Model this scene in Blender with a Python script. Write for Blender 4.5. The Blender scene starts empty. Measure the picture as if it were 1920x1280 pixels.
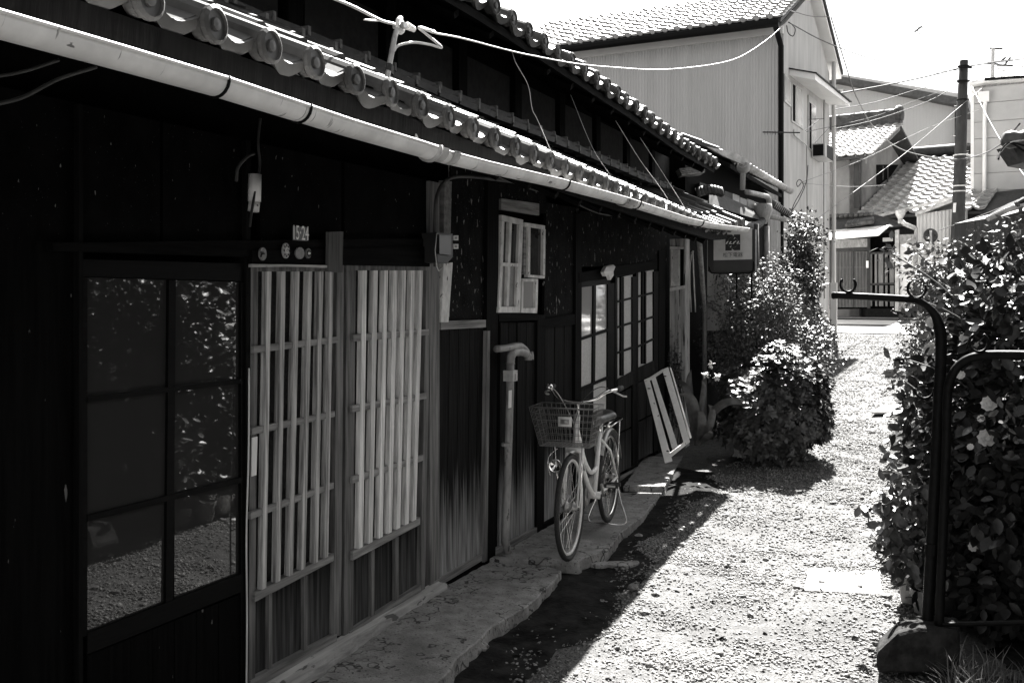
import bpy, math, random
import numpy as np
from mathutils import Vector, Matrix
random.seed(7); rng = np.random.default_rng(11)
S = bpy.context.scene; COL = S.collection

# ------------------------------------------------------------------ camera, sky, sun, exposure
HC = 1.7; F = 35/36*1920; TH = math.atan(825/F)
cd = bpy.data.cameras.new('camera'); cam = bpy.data.objects.new('camera', cd); COL.objects.link(cam)
cd.lens = 35; cd.sensor_width = 36; cd.shift_y = -86/1920; cd.clip_end = 2000; cd.clip_start = 0.05
cam.location = (0, 0, HC); cam.rotation_euler = (math.pi/2, 0, TH); S.camera = cam
SUN_K, SUN_M = 0.105, 0.92                       # shadow shift per metre of height: +X and -Y
sdir = Vector((-SUN_K, SUN_M, 1)).normalized()   # towards the sun
W = bpy.data.worlds.new('World'); S.world = W; W.use_nodes = True
nt = W.node_tree; nt.nodes.clear()
sk = nt.nodes.new('ShaderNodeTexSky'); sk.sky_type = 'NISHITA'; sk.sun_disc = False
sk.sun_elevation = math.asin(sdir.z); sk.sun_rotation = math.atan2(sdir.x, sdir.y)
bw = nt.nodes.new('ShaderNodeRGBToBW'); bg = nt.nodes.new('ShaderNodeBackground'); bg.inputs[1].default_value = 0.05
wo = nt.nodes.new('ShaderNodeOutputWorld')
nt.links.new(sk.outputs[0], bw.inputs[0]); nt.links.new(bw.outputs[0], bg.inputs[0]); nt.links.new(bg.outputs[0], wo.inputs[0])
sl = bpy.data.lights.new('sun', 'SUN'); sl.energy = 5.0; sl.angle = math.radians(0.5); sl.color = (1, .985, .96)
sun = bpy.data.objects.new('sun', sl); COL.objects.link(sun); sun.rotation_euler = sdir.to_track_quat('Z', 'Y').to_euler()
sun.location = (-5, 15, 30)
S.view_settings.view_transform = 'Standard'; S.view_settings.look = 'None'; S.view_settings.gamma = 1
S.view_settings.use_curve_mapping = False; S.view_settings.exposure = 2.88
S.render.engine = 'CYCLES'

# ------------------------------------------------------------------ photograph geometry helpers
FW = Vector((-math.sin(TH), math.cos(TH), 0)); RT = Vector((math.cos(TH), math.sin(TH), 0)); C0 = Vector((0, 0, HC))
def ray(px, py): return FW + RT*((px-960)/F) + Vector((0, 0, (554-py)/F))
def dep(px, py, D): return C0 + ray(px, py)*D
def onX(px, py, X): d = ray(px, py); return C0 + d*(X/d.x)
def onZ(px, py, z): d = ray(px, py); return C0 + d*((z-HC)/d.z)
A4 = math.radians(4.1); E1 = Vector((math.cos(A4), -math.sin(A4), 0)); E2 = Vector((math.sin(A4), math.cos(A4), 0)); UP = Vector((0, 0, 1))
def onV(px, py, v): d = ray(px, py); return C0 + d*(v/d.dot(E2))
def onU(px, py, u): d = ray(px, py); return C0 + d*(u/d.dot(E1))
def uvz(u, v, z): return E1*u + E2*v + UP*z
def interp(t, tab): return float(np.interp(t, [a for a, b in tab], [b for a, b in tab]))
GT = [(-30, -.1), (4, -.1), (7, -.05), (9, .03), (13, .2), (18, .48), (24, .78), (26, .92), (29, 1.02), (33, 1.05), (60, 1.1)]
def gz(x, y): return interp(y, GT)
def onG(px, py):
    z = 0.0
    for _ in range(30):
        p = onZ(px, py, z); z = .5*z + .5*gz(p.x, p.y)
    return onZ(px, py, z)

# ------------------------------------------------------------------ object helpers
class MB:
    def __init__(s): s.v = []; s.f = []; s.sm = False
    def add(s, vs, fs):
        n = len(s.v); s.v += [tuple(p) for p in vs]; s.f += [tuple(i+n for i in f) for f in fs]; return s
    def hexa(s, a, b):          # two quads (front, back), same order
        return s.add(list(a)+list(b), [(0,1,2,3), (7,6,5,4), (0,4,5,1), (1,5,6,2), (2,6,7,3), (3,7,4,0)])
    def box(s, c, sx, sy, sz, ax=None):
        X, Y, Z = ax or (Vector((1,0,0)), Vector((0,1,0)), Vector((0,0,1))); c = Vector(c)
        q = lambda z: [c+X*(i*sx/2)+Y*(j*sy/2)+Z*(z*sz/2) for i, j in ((-1,-1),(1,-1),(1,1),(-1,1))]
        return s.hexa(q(1), q(-1))
    def prism(s, pts, off):
        pts = [Vector(p) for p in pts]; n = len(pts); off = Vector(off)
        return s.add(pts+[p+off for p in pts], [tuple(range(n)), tuple(range(2*n-1, n-1, -1))]+[(i, i+n, (i+1) % n+n, (i+1) % n) for i in range(n)])
    def tube(s, pts, r, n=8, cap=True, arc=None):
        pts = [Vector(p) for p in pts]; m = len(pts); rs = r if isinstance(r, (list, tuple)) else [r]*m
        base = len(s.v); ref = Vector((0, 0, 1))
        t0 = (pts[1]-pts[0]).normalized()
        if abs(t0.z) > .9: ref = Vector((1, 0, 0))
        nx = t0.cross(ref).normalized()
        for i in range(m):
            t = (pts[min(i+1, m-1)]-pts[max(i-1, 0)]).normalized()
            nx = (nx - t*nx.dot(t)).normalized(); ny = t.cross(nx)
            for k in range(n):
                a = 2*math.pi*k/n; s.v.append(tuple(pts[i]+(nx*math.cos(a)+ny*math.sin(a))*rs[i]))
        for i in range(m-1):
            for k in range(n):
                a = base+i*n+k; b = base+i*n+(k+1) % n; s.f.append((a, b, b+n, a+n))
        if cap: s.f.append(tuple(base+k for k in range(n-1, -1, -1))); s.f.append(tuple(base+(m-1)*n+k for k in range(n)))
        return s
    def ring(s, c, ax, R, r, n=24, k=6, a0=0, a1=2*math.pi):
        ax = Vector(ax).normalized(); e = ax.orthogonal().normalized(); g = ax.cross(e); c = Vector(c)
        full = abs(a1-a0-2*math.pi) < 1e-6; m = n if full else n+1; b = len(s.v)
        for i in range(m):
            a = a0+(a1-a0)*i/n; d = e*math.cos(a)+g*math.sin(a)
            for j in range(k):
                q = 2*math.pi*j/k; s.v.append(tuple(c+d*(R+r*math.cos(q))+ax*(r*math.sin(q))))
        for i in range(n):
            for j in range(k):
                A = b+(i % m)*k; B = b+((i+1) % m)*k; s.f.append((A+j, B+j, B+(j+1) % k, A+(j+1) % k))
        return s
    def lathe(s, c, ax, prof, n=20, e=None):
        ax = Vector(ax).normalized(); e = Vector(e) if e else ax.orthogonal().normalized(); g = ax.cross(e); c = Vector(c); b = len(s.v); m = len(prof)
        for r, h in prof:
            for k in range(n):
                a = 2*math.pi*k/n; s.v.append(tuple(c+ax*h+(e*math.cos(a)+g*math.sin(a))*r))
        for i in range(m-1):
            for k in range(n):
                a = b+i*n+k; q = b+i*n+(k+1) % n; s.f.append((a, q, q+n, a+n))
        return s
    def mesh(s, name, smooth=False):
        me = bpy.data.meshes.new(name); me.from_pydata(s.v, [], s.f); me.update()
        if smooth: me.polygons.foreach_set('use_smooth', [True]*len(me.polygons))
        return me
def obj(name, me, mat=None, parent=None, M=None):
    if isinstance(me, MB): me = me.mesh(name, me.sm)
    o = bpy.data.objects.new(name, me); COL.objects.link(o)
    if mat and not me.materials: me.materials.append(mat)
    if M is not None: o.matrix_basis = M
    if parent:
        o.parent = parent
        if parent.type == 'EMPTY': o.matrix_parent_inverse = parent.matrix_basis.inverted()
        elif parent.get('_m'): pass
    return o
def tag(o, label=None, cat=None, group=None, kind=None):
    if label: o['label'] = label
    if cat: o['category'] = cat
    if group: o['group'] = group
    if kind: o['kind'] = kind
    return o
def thing(name, label, cat, loc=(0, 0, 0), group=None):
    o = bpy.data.objects.new(name, None); COL.objects.link(o); o.location = loc; o.empty_display_size = .1
    o.matrix_basis = Matrix.Translation(Vector(loc)); return tag(o, label, cat, group)
def part(parent, name, mb, mat, label=None, smooth=None):
    if smooth is not None and isinstance(mb, MB): mb.sm = smooth
    o = obj(name, mb, mat, parent)
    if label: o['label'] = label
    return o
def bevel(o, w, n=1):
    m = o.modifiers.new('bevel', 'BEVEL'); m.width = w; m.segments = n; m.limit_method = 'ANGLE'; return o

# ------------------------------------------------------------------ materials (all neutral: a black and white picture)
def grey(v): return (v, v*.988, v*.97, 1)
def M_(name, lo, hi=None, rough=.7, scale=(8, 8, 8), detail=6, bump=0, ramp=(.35, .65), rand=0, metal=0, spec=.5, fleck=None, wear=None, trans=0, bscale=None, speck=None, crack=None, patch=None):
    hi = lo if hi is None else hi
    m = bpy.data.materials.new(name); m.use_nodes = True; N = m.node_tree.nodes; L = m.node_tree.links
    b = N['Principled BSDF']; b.inputs['Roughness'].default_value = rough; b.inputs['Metallic'].default_value = metal
    b.inputs['Specular IOR Level'].default_value = spec
    if trans: b.inputs['Transmission Weight'].default_value = trans
    geo = N.new('ShaderNodeNewGeometry'); mp = N.new('ShaderNodeMapping'); mp.inputs['Scale'].default_value = scale
    L.new(geo.outputs['Position'], mp.inputs[0])
    no = N.new('ShaderNodeTexNoise'); no.inputs['Scale'].default_value = 1; no.inputs['Detail'].default_value = detail; no.inputs['Roughness'].default_value = .6
    L.new(mp.outputs[0], no.inputs['Vector'])
    cr = N.new('ShaderNodeValToRGB'); cr.color_ramp.elements[0].position = ramp[0]; cr.color_ramp.elements[1].position = ramp[1]
    cr.color_ramp.elements[0].color = grey(lo); cr.color_ramp.elements[1].color = grey(hi)
    L.new(no.outputs[0], cr.inputs[0]); out = cr.outputs[0]
    def mixc(fac, col, src):
        mx = N.new('ShaderNodeMix'); mx.data_type = 'RGBA'; L.new(fac, mx.inputs[0]); L.new(src, mx.inputs[6])
        if isinstance(col, float): mx.inputs[7].default_value = grey(col)
        else: L.new(col, mx.inputs[7])
        return mx.outputs[2]
    def thr(sc, pos, w, det=3):
        n2 = N.new('ShaderNodeTexNoise'); n2.inputs['Scale'].default_value = 1; n2.inputs['Detail'].default_value = det
        m2 = N.new('ShaderNodeMapping'); m2.inputs['Scale'].default_value = sc; m2.inputs['Location'].default_value = (3.1, 7.7, 1.3)
        L.new(geo.outputs['Position'], m2.inputs[0]); L.new(m2.outputs[0], n2.inputs['Vector'])
        r2 = N.new('ShaderNodeMapRange'); r2.inputs[1].default_value = pos; r2.inputs[2].default_value = pos+w; L.new(n2.outputs[0], r2.inputs[0]); return r2.outputs[0]
    if fleck: out = mixc(thr(fleck[0], fleck[1], .02, 4), fleck[2], out)          # (scale, threshold, grey)
    if speck: out = mixc(thr(speck[0], speck[1], .05, 2), speck[2], out)
    if patch:                                                                      # (scale, grey): large soft dirt patches
        out = mixc(thr(patch[0], patch[1], .22, 6), patch[2], out)
    if crack:                                                                      # (scale, grey): thin wandering dark lines
        n6 = N.new('ShaderNodeTexNoise'); n6.inputs['Scale'].default_value = crack[0]; n6.inputs['Detail'].default_value = 5; n6.inputs['Roughness'].default_value = .65; L.new(geo.outputs['Position'], n6.inputs['Vector'])
        s6 = N.new('ShaderNodeMath'); s6.operation = 'SUBTRACT'; s6.inputs[1].default_value = .47; L.new(n6.outputs[0], s6.inputs[0])
        a6 = N.new('ShaderNodeMath'); a6.operation = 'ABSOLUTE'; L.new(s6.outputs[0], a6.inputs[0])
        r6 = N.new('ShaderNodeMapRange'); r6.inputs[1].default_value = .006; r6.inputs[2].default_value = .001; L.new(a6.outputs[0], r6.inputs[0]); out = mixc(r6.outputs[0], crack[1], out)
    if wear:                                                                       # (z low, z high, grey): bleached foot of boards, ragged upper edge
        sp = N.new('ShaderNodeSeparateXYZ'); L.new(geo.outputs['Position'], sp.inputs[0])
        n3 = N.new('ShaderNodeTexNoise'); n3.inputs['Scale'].default_value = 1; n3.inputs['Detail'].default_value = 5
        m3 = N.new('ShaderNodeMapping'); m3.inputs['Scale'].default_value = (55, 55, 1.6); L.new(geo.outputs['Position'], m3.inputs[0]); L.new(m3.outputs[0], n3.inputs['Vector'])
        mm = N.new('ShaderNodeMath'); mm.operation = 'MULTIPLY_ADD'; mm.inputs[1].default_value = -.95; L.new(n3.outputs[0], mm.inputs[0]); 
        ad = N.new('ShaderNodeMath'); ad.operation = 'ADD'; ad.inputs[1].default_value = .475; L.new(sp.outputs[2], ad.inputs[0]); L.new(ad.outputs[0], mm.inputs[2])
        r3 = N.new('ShaderNodeMapRange'); r3.inputs[1].default_value = wear[1]; r3.inputs[2].default_value = wear[0]; L.new(mm.outputs[0], r3.inputs[0])
        n4 = N.new('ShaderNodeTexNoise'); n4.inputs['Scale'].default_value = 1; m4 = N.new('ShaderNodeMapping'); m4.inputs['Scale'].default_value = (50, 50, 3); L.new(geo.outputs['Position'], m4.inputs[0]); L.new(m4.outputs[0], n4.inputs['Vector'])
        c4 = N.new('ShaderNodeMapRange'); c4.inputs[3].default_value = wear[2]*.55; c4.inputs[4].default_value = wear[2]*1.3; c4.inputs[1].default_value=.3; c4.inputs[2].default_value=.7; L.new(n4.outputs[0], c4.inputs[0])
        out = mixc(r3.outputs[0], c4.outputs[0], out)
    if rand:
        oi = N.new('ShaderNodeObjectInfo'); mr = N.new('ShaderNodeMapRange'); mr.inputs[3].default_value = 1-rand; mr.inputs[4].default_value = 1+rand; L.new(oi.outputs['Random'], mr.inputs[0])
        mx = N.new('ShaderNodeMix'); mx.data_type = 'RGBA'; mx.blend_type = 'MULTIPLY'; mx.inputs[0].default_value = 1; L.new(out, mx.inputs[6]); L.new(mr.outputs[0], mx.inputs[7]); out = mx.outputs[2]
    L.new(out, b.inputs['Base Color'])
    if bump:
        bp = N.new('ShaderNodeBump'); bp.inputs['Strength'].default_value = bump; bp.inputs['Distance'].default_value = .01
        if bscale:
            n5 = N.new('ShaderNodeTexNoise'); n5.inputs['Scale'].default_value = bscale; n5.inputs['Detail'].default_value = 8; L.new(geo.outputs['Position'], n5.inputs['Vector']); L.new(n5.outputs[0], bp.inputs['Height'])
        else: L.new(no.outputs[0], bp.inputs['Height'])
        L.new(bp.outputs[0], b.inputs['Normal'])
    return m
VG = (45, 45, 2.5); HG = (45, 2.5, 45)
m_char = M_('charred_wood', .0012, .004, .85, VG, bump=.5, spec=.05, fleck=((30, 30, 9), .72, .14))
m_charp = M_('charred_panel', .0012, .004, .85, (9, 9, 6), bump=.4, spec=.05, fleck=((42, 42, 16), .71, .22), speck=((140, 140, 140), .73, .10))
m_charq = M_('flaking_panel', .003, .011, .85, (9, 9, 6), bump=.4, spec=.06, fleck=((36, 36, 14), .655, .24), speck=((130, 130, 130), .68, .12))
m_post = M_('dark_post_wood', .002, .007, .8, VG, bump=.4, spec=.07)
m_beam = M_('dark_beam_wood', .0015, .006, .8, HG, bump=.4, spec=.06)
m_slat = M_('weathered_slat_wood', .18, .58, .75, (60, 60, 2), bump=.5, ramp=(.38, .62), rand=.12)
m_slatd = M_('brown_slat_wood', .06, .20, .75, VG, bump=.35, rand=.15)
m_rail = M_('weathered_rail_wood', .10, .30, .75, HG, bump=.35, rand=.12)
m_panel = M_('worn_door_board', .004, .024, .8, VG, bump=.4, rand=.25, spec=.1, wear=(.02, .46, .075))
m_plank = M_('worn_wall_plank', .004, .016, .8, VG, bump=.5, rand=.2, spec=.08, wear=(.10, .55, .34))
m_sill = M_('bleached_sill_wood', .30, .55, .8, HG, bump=.5, fleck=((12, 4, 12), .62, .12))
m_white = M_('peeling_white_paint', .48, .80, .7, (14, 14, 8), bump=.3, fleck=((30, 30, 18), .66, .08))
m_black = M_('black_window_wood', .0015, .004, .6, HG, bump=.2, spec=.08)
m_plas = M_('dark_plaster', .008, .022, .9, (20, 20, 20), bump=.4)
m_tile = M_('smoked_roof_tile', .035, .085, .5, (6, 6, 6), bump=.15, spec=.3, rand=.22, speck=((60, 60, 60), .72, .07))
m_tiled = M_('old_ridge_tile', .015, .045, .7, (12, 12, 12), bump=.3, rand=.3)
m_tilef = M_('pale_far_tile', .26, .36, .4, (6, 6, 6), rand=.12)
m_mortar = M_('lime_mortar', .12, .24, .9, (30, 30, 30), bump=.5)
m_gut = M_('pale_plastic_gutter', .62, .84, .42, (5, 5, 5), bump=.06, fleck=((26, 9, 26), .68, .14), speck=((9, 60, 9), .66, .30))
m_gutd = M_('weathered_gutter', .30, .55, .4, (8, 8, 8), bump=.05, fleck=((26, 9, 26), .66, .12))
m_iron = M_('black_iron', .003, .007, .55, (40, 40, 40), bump=.2, spec=.1)
m_steel = M_('galvanised_steel', .30, .48, .4, (30, 30, 30), metal=.6)
m_chrome = M_('chrome', .75, .85, .15, metal=1)
m_bike = M_('white_bicycle_paint', .72, .84, .3, (20, 20, 20), fleck=((60, 60, 60), .72, .25))
m_rub = M_('black_rubber', .014, .03, .75, (60, 60, 60), bump=.2)
m_leath = M_('dark_saddle_vinyl', .03, .06, .35, (40, 40, 40), bump=.1)
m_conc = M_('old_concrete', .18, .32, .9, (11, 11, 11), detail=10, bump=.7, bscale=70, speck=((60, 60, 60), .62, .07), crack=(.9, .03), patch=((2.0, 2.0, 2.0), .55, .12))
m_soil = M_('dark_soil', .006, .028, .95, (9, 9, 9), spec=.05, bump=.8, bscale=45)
m_grav = M_('gravel_ground', .05, .13, .95, (14, 14, 14), bump=1.0, bscale=90, ramp=(.3, .7), speck=((90, 90, 90), .55, .02), patch=((1.4, .9, 1), .50, .04))
m_road = M_('pale_road_concrete', .50, .62, .85, (2, 2, 2), bump=.2)
m_wire = M_('pale_cable', .55, .70, .5); m_wireb = M_('black_cable', .02, .03, .6)
m_pipe = M_('grey_pvc_pipe', .18, .34, .45, (16, 16, 6), fleck=((30, 30, 12), .66, .08))
m_mod = M_('pale_wall_sheet', .42, .48, .6, (5, 5, .35), detail=8)
m_gab = M_('pale_render', .34, .46, .85, (4, 4, .6), bump=.2, bscale=80)
m_frame = M_('grey_aluminium', .35, .42, .4, metal=.3)
m_dark = M_('dark_interior', .002, .004, .9, spec=.05)
m_leaf = M_('dark_glossy_leaf', .03, .07, .42, (25, 25, 25), spec=.6)
m_leafl = M_('light_leaf', .06, .15, .55, (25, 25, 25), spec=.3)
m_leafm = M_('glossy_garden_leaf', .06, .13, .36, (25, 25, 25), spec=.55)
m_stem = M_('brown_stem', .06, .12, .8, VG, bump=.4)
m_petal = M_('pale_petal', .55, .70, .6, (40, 40, 40))
m_terra = M_('terracotta', .16, .24, .8, (18, 18, 18), bump=.2)
m_board = M_('white_board', .75, .82, .6, (4, 4, 4), speck=((25, 25, 25), .74, .15))
m_tin = M_('white_metal_sheet', .70, .78, .45, (2, 2, 2))
m_sign = M_('pale_sign_face', .50, .60, .5, (9, 9, 9)); m_ink = M_('sign_black', .012, .015, .5); m_inkw = M_('sign_white', .75, .8, .5)
m_pole = M_('dark_utility_pole', .012, .03, .7, (10, 10, 3), bump=.2)
def glass(name, base, rough, ior=1.6, lo=None):
    m = bpy.data.materials.new(name); m.use_nodes = True; b = m.node_tree.nodes['Principled BSDF']
    b.inputs['Base Color'].default_value = grey(base); b.inputs['Roughness'].default_value = rough; b.inputs['IOR'].default_value = ior
    N = m.node_tree.nodes; L = m.node_tree.links; n = N.new('ShaderNodeTexNoise'); n.inputs['Scale'].default_value = 3.5
    g = N.new('ShaderNodeNewGeometry'); L.new(g.outputs['Position'], n.inputs['Vector'])
    bp = N.new('ShaderNodeBump'); bp.inputs['Strength'].default_value = .03; bp.inputs['Distance'].default_value = .02; L.new(n.outputs[0], bp.inputs['Height']); L.new(bp.outputs[0], b.inputs['Normal'])
    return m
m_glass = glass('old_dark_glass', .03, .018, 1.5)
m_frost = M_('frosted_glass', .012, .035, .5, (60, 60, 60), spec=.15, bump=.3, bscale=260)
m_frosw = M_('white_frosted_glass', .46, .60, .35, (60, 60, 60), bump=.3, bscale=200)
m_frosm = M_('grey_frosted_glass', .16, .22, .45, (60, 60, 60), bump=.3, bscale=200)
m_glassl = glass('pale_glass', .30, .08, 1.6)
m_skyg = glass('sky_glass', .35, .05, 1.8)
# ------------------------------------------------------------------ ground, road, ledge
def grid_mesh(name, xs, ys, zf):
    X, Y = np.meshgrid(xs, ys); V = np.stack([X.ravel(), Y.ravel(), np.zeros(X.size)], 1)
    V[:, 2] = np.interp(V[:, 1], [a for a, b in GT], [b for a, b in GT]); V[:, 2] += zf(V[:, 0], V[:, 1])
    nx = len(xs); f = [(j*nx+i, j*nx+i+1, (j+1)*nx+i+1, (j+1)*nx+i) for j in range(len(ys)-1) for i in range(nx-1)]
    me = bpy.data.meshes.new(name); me.from_pydata(V.tolist(), [], f); me.polygons.foreach_set('use_smooth', [True]*len(f)); return me
def bumpz(x, y):
    near = np.clip((26-y)/4, 0, 1)*np.clip((y+4)/3, 0, 1)
    return near*(.012*np.sin(x*3.1+y*1.7)*np.sin(y*2.3-x*1.2)+.006*np.sin(x*9+2*np.sin(y*6))+.005*np.sin(y*11+x*5))
xs = np.concatenate([np.linspace(-300, -6, 8), np.arange(-5, 3.01, .12), np.linspace(4, 300, 9)])
ys = np.concatenate([np.linspace(-300, -6, 6), np.arange(-5, 27.01, .15), np.linspace(28, 34, 5), np.linspace(40, 400, 6)])
tag(obj('ground', grid_mesh('ground', xs, ys, bumpz), m_grav), kind='structure')
# dark soil by the ledge, widened so its colour darkens the eave-shaded gravel; edge wandering
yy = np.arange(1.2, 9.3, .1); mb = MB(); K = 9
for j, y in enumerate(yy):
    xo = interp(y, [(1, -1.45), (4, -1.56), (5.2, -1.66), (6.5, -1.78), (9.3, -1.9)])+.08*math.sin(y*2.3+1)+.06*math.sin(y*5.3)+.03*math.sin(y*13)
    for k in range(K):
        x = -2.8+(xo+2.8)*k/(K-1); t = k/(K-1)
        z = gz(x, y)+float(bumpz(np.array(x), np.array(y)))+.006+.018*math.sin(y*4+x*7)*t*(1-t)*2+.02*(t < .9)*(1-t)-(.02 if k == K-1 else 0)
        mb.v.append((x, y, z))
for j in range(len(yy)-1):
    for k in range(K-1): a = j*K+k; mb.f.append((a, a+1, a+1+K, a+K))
mb.sm = True; tag(obj('soil_shade_strip', mb, m_soil), kind='structure')
# garden soil under the hedge
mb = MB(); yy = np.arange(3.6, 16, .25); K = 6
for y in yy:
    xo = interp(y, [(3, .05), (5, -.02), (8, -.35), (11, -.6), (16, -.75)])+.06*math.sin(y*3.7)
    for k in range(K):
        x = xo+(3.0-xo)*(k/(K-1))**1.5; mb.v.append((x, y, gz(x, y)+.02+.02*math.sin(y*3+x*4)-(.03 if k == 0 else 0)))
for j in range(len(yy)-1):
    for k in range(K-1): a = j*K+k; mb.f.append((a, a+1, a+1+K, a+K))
mb.sm = True; tag(obj('garden_soil', mb, m_soil), kind='structure')
# cross road (pale concrete) and its far gutter
def vstrip(v0, v1, dz0, dz1, u0=-30, u1=40, n=30):
    mb = MB()
    for i in range(n+1):
        u = u0+(u1-u0)*i/n
        for v, dz in ((v0, dz0), (v1, dz1)):
            p = uvz(u, v, 0); mb.v.append((p.x, p.y, gz(p.x, p.y)+dz))
    for i in range(n): mb.f.append((2*i, 2*i+2, 2*i+3, 2*i+1))
    return mb
tag(obj('road', vstrip(24.3, 28.6, .02, .02), m_road), kind='structure')

def stones(n, ylo, yhi, rlo, rhi, left, right, seed, power=3.0):
    r = np.random.default_rng(seed); y = r.uniform(ylo, yhi, n); 
    xl = np.interp(y, *zip(*left)); xr = np.interp(y, *zip(*right)); x = xl+(xr-xl)*r.uniform(0, 1, n)
    cl = np.sin(x*4+np.sin(y*3)*2)*np.sin(y*2.1+1.5*np.sin(x*3)); keep = r.uniform(-1.3, 1, n) < 1.2*cl+.3; x, y = x[keep], y[keep]; n = len(x)
    z = np.interp(y, [a for a, b in GT], [b for a, b in GT])+bumpz(x, y)
    s = rlo+(rhi-rlo)*r.uniform(0, 1, n)**power
    base = np.array([(-1,-1,-1),(1,-1,-1),(1,1,-1),(-1,1,-1),(-1,-1,1),(1,-1,1),(1,1,1),(-1,1,1)], float)*.6
    V = base[None]*(1+r.uniform(-.38, .38, (n, 8, 3))); V[:, :, 0] *= r.uniform(.8, 1.5, n)[:, None]; V[:, :, 2] *= r.uniform(.4, .85, n)[:, None]; V[:, 4:, :2] *= .7
    a = r.uniform(0, 6.28, n); c, q = np.cos(a)[:, None], np.sin(a)[:, None]
    vx = V[:, :, 0]*c-V[:, :, 1]*q; vy = V[:, :, 0]*q+V[:, :, 1]*c; tl = r.uniform(-.5, .5, (n, 1)); vz = V[:, :, 2]+vx*tl
    P = np.stack([vx, vy, vz], 2)*s[:, None, None]; P[:, :, 0] += x[:, None]; P[:, :, 1] += y[:, None]; P[:, :, 2] += (z+s*.22)[:, None]
    fq = np.array([(0,3,2,1),(4,5,6,7),(0,1,5,4),(1,2,6,5),(2,3,7,6),(3,0,4,7)])
    return P.reshape(-1, 3), (fq[None]+(np.arange(n)*8)[:, None, None]).reshape(-1, 4)
def np_mesh(name, V, Fc, k):
    me = bpy.data.meshes.new(name); n = len(Fc); me.vertices.add(len(V)); me.vertices.foreach_set('co', V.astype(np.float32).ravel())
    me.loops.add(n*k); me.loops.foreach_set('vertex_index', Fc.astype(np.int32).ravel()); me.polygons.add(n)
    me.polygons.foreach_set('loop_start', np.arange(n, dtype=np.int32)*k); me.polygons.foreach_set('loop_total', np.full(n, k, dtype=np.int32)); me.update(); me.validate(); return me
def join_np(parts):
    o = 0; Vs = []; Fs = []
    for V, Fc in parts: Vs.append(V); Fs.append(Fc+o); o += len(V)
    return np.concatenate(Vs), np.concatenate(Fs)
LFT = [(1, -1.45), (4, -1.72), (6.5, -2.0), (9, -2.1), (12, -1.5), (17, -2.0), (24, -2.4)]; RGT = [(1, .2), (5, .1), (8, -.2), (11, -.5), (20, -.7), (24, -.8)]
SOI = [(1, -2.4), (5, -2.3), (9, -2.3)]; LF2 = [(1, -1.5), (9, -1.9)]
sp = [stones(62000, 2.8, 7, .003, .014, LFT, RGT, 1), stones(36000, 6.5, 12, .004, .016, LFT, RGT, 2), stones(13000, 12, 25, .007, .022, LFT, RGT, 3),
      stones(2600, 3, 9, .003, .015, SOI, LF2, 4), stones(6500, 3, 9.2, .004, .017, [(1, -1.9), (9, -2.15)], [(1, -1.3), (9, -1.75)], 6), stones(420, 3, 13, .018, .034, LFT, RGT, 5, 1.5)]
V, Fc = join_np(sp)
m_stone = M_('gravel_stone', .02, .27, .85, (60, 60, 60), ramp=(.36, .60), detail=2)
tag(obj('gravel', np_mesh('gravel', V, Fc, 4), m_stone), 'loose pale gravel strewn over the lane', 'gravel', kind='stuff')

# ------------------------------------------------------------------ house A : ledge, wall, doors
WX = -2.75
def rough(pts, z0, z1, amp=.012, step=.045, skip=()):
    out = []
    for i, p in enumerate(pts):
        q = pts[(i+1) % len(pts)]; L = (Vector(q)-Vector(p)).length; n = 1 if i in skip else max(1, int(L/step))
        for k in range(n):
            r = Vector(p).lerp(Vector(q), k/n); out.append(Vector((r.x+random.uniform(-amp, amp), r.y+random.uniform(-amp, amp), z1)))
    return out
def slab(name, px, z0, z1, mat, amp=.006):
    pts = rough([onZ(a, b, z1) for a, b in px], z0, z1, amp); n = len(pts); mb = MB()
    low = [Vector((p.x+random.uniform(-.01, .02), p.y+random.uniform(-.02, .01), z0)) for p in pts]
    mid = [p*0.55+q*.45+Vector((random.uniform(0, .008), random.uniform(-.008, .0), 0)) for p, q in zip(pts, low)]
    mb.add(pts+mid+low, [tuple(range(n))]+[(i, i+n, (i+1) % n+n, (i+1) % n) for i in range(n)]+[(i+n, i+2*n, (i+1) % n+2*n, (i+1) % n+n) for i in range(n)])
    o = obj(name, mb, mat); bevel(o, .006, 1); return o
L1 = [(838,1262),(858,1233),(890,1205),(925,1172),(993,1132),(1043,1084),(1052,1068),(1030,1062),(924,1049),(822,1104),(640,1236),(400,1420),(560,1470),(760,1320)]
L2 = [(919,1046),(1050,1052),(1085,1052),(1092,1045),(1120,1036),(1140,1030),(1164,998),(1208,964),(1244,919),(1168,916),(1130,930)]
L3 = [(1169,910),(1246,911),(1270,872),(1300,826),(1318,800),(1262,800),(1215,846)]
for nm, pl, z1, lb in (('ledge_slab', L1, 0.0, 'cracked concrete slab before the lattice doors, nearer one'), ('ledge_slab', L2, .025, 'concrete slab the bicycle stands on'), ('ledge_slab', L3, .075, 'far concrete slab with the sunlit patch under the white frame')):
    tag(slab(nm, pl, -.2, z1, m_conc), lb, 'slab', 'concrete slabs along the house foot')
def patch(name, pts, mat, label, cat): return tag(obj(name, pts, mat), label, cat)
houseA = thing('row_house', 'old black timber row house with lattice doors and low tiled eaves', 'house', (-3, 4, 0))
def bd(par, name, px, X, t, mat, label=None): return part(par, name, MB().prism([onX(a, b, X) for a, b in px], (-t, 0, 0)), mat, label)
def ZT(x, z=2.36): d = ray(x, 554); return 554-(z-HC)/(WX/d.x)*F
# back wall: a thick dark body behind all boards
part(houseA, 'wall', MB().box((-5.85, 3.2, 1.23), 6.0, 14.4, 2.96), m_dark)
part(houseA, 'floor_sill', MB().box((WX-.06, 4.4, -.075), .14, 11.8, .20), m_beam)
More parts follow.
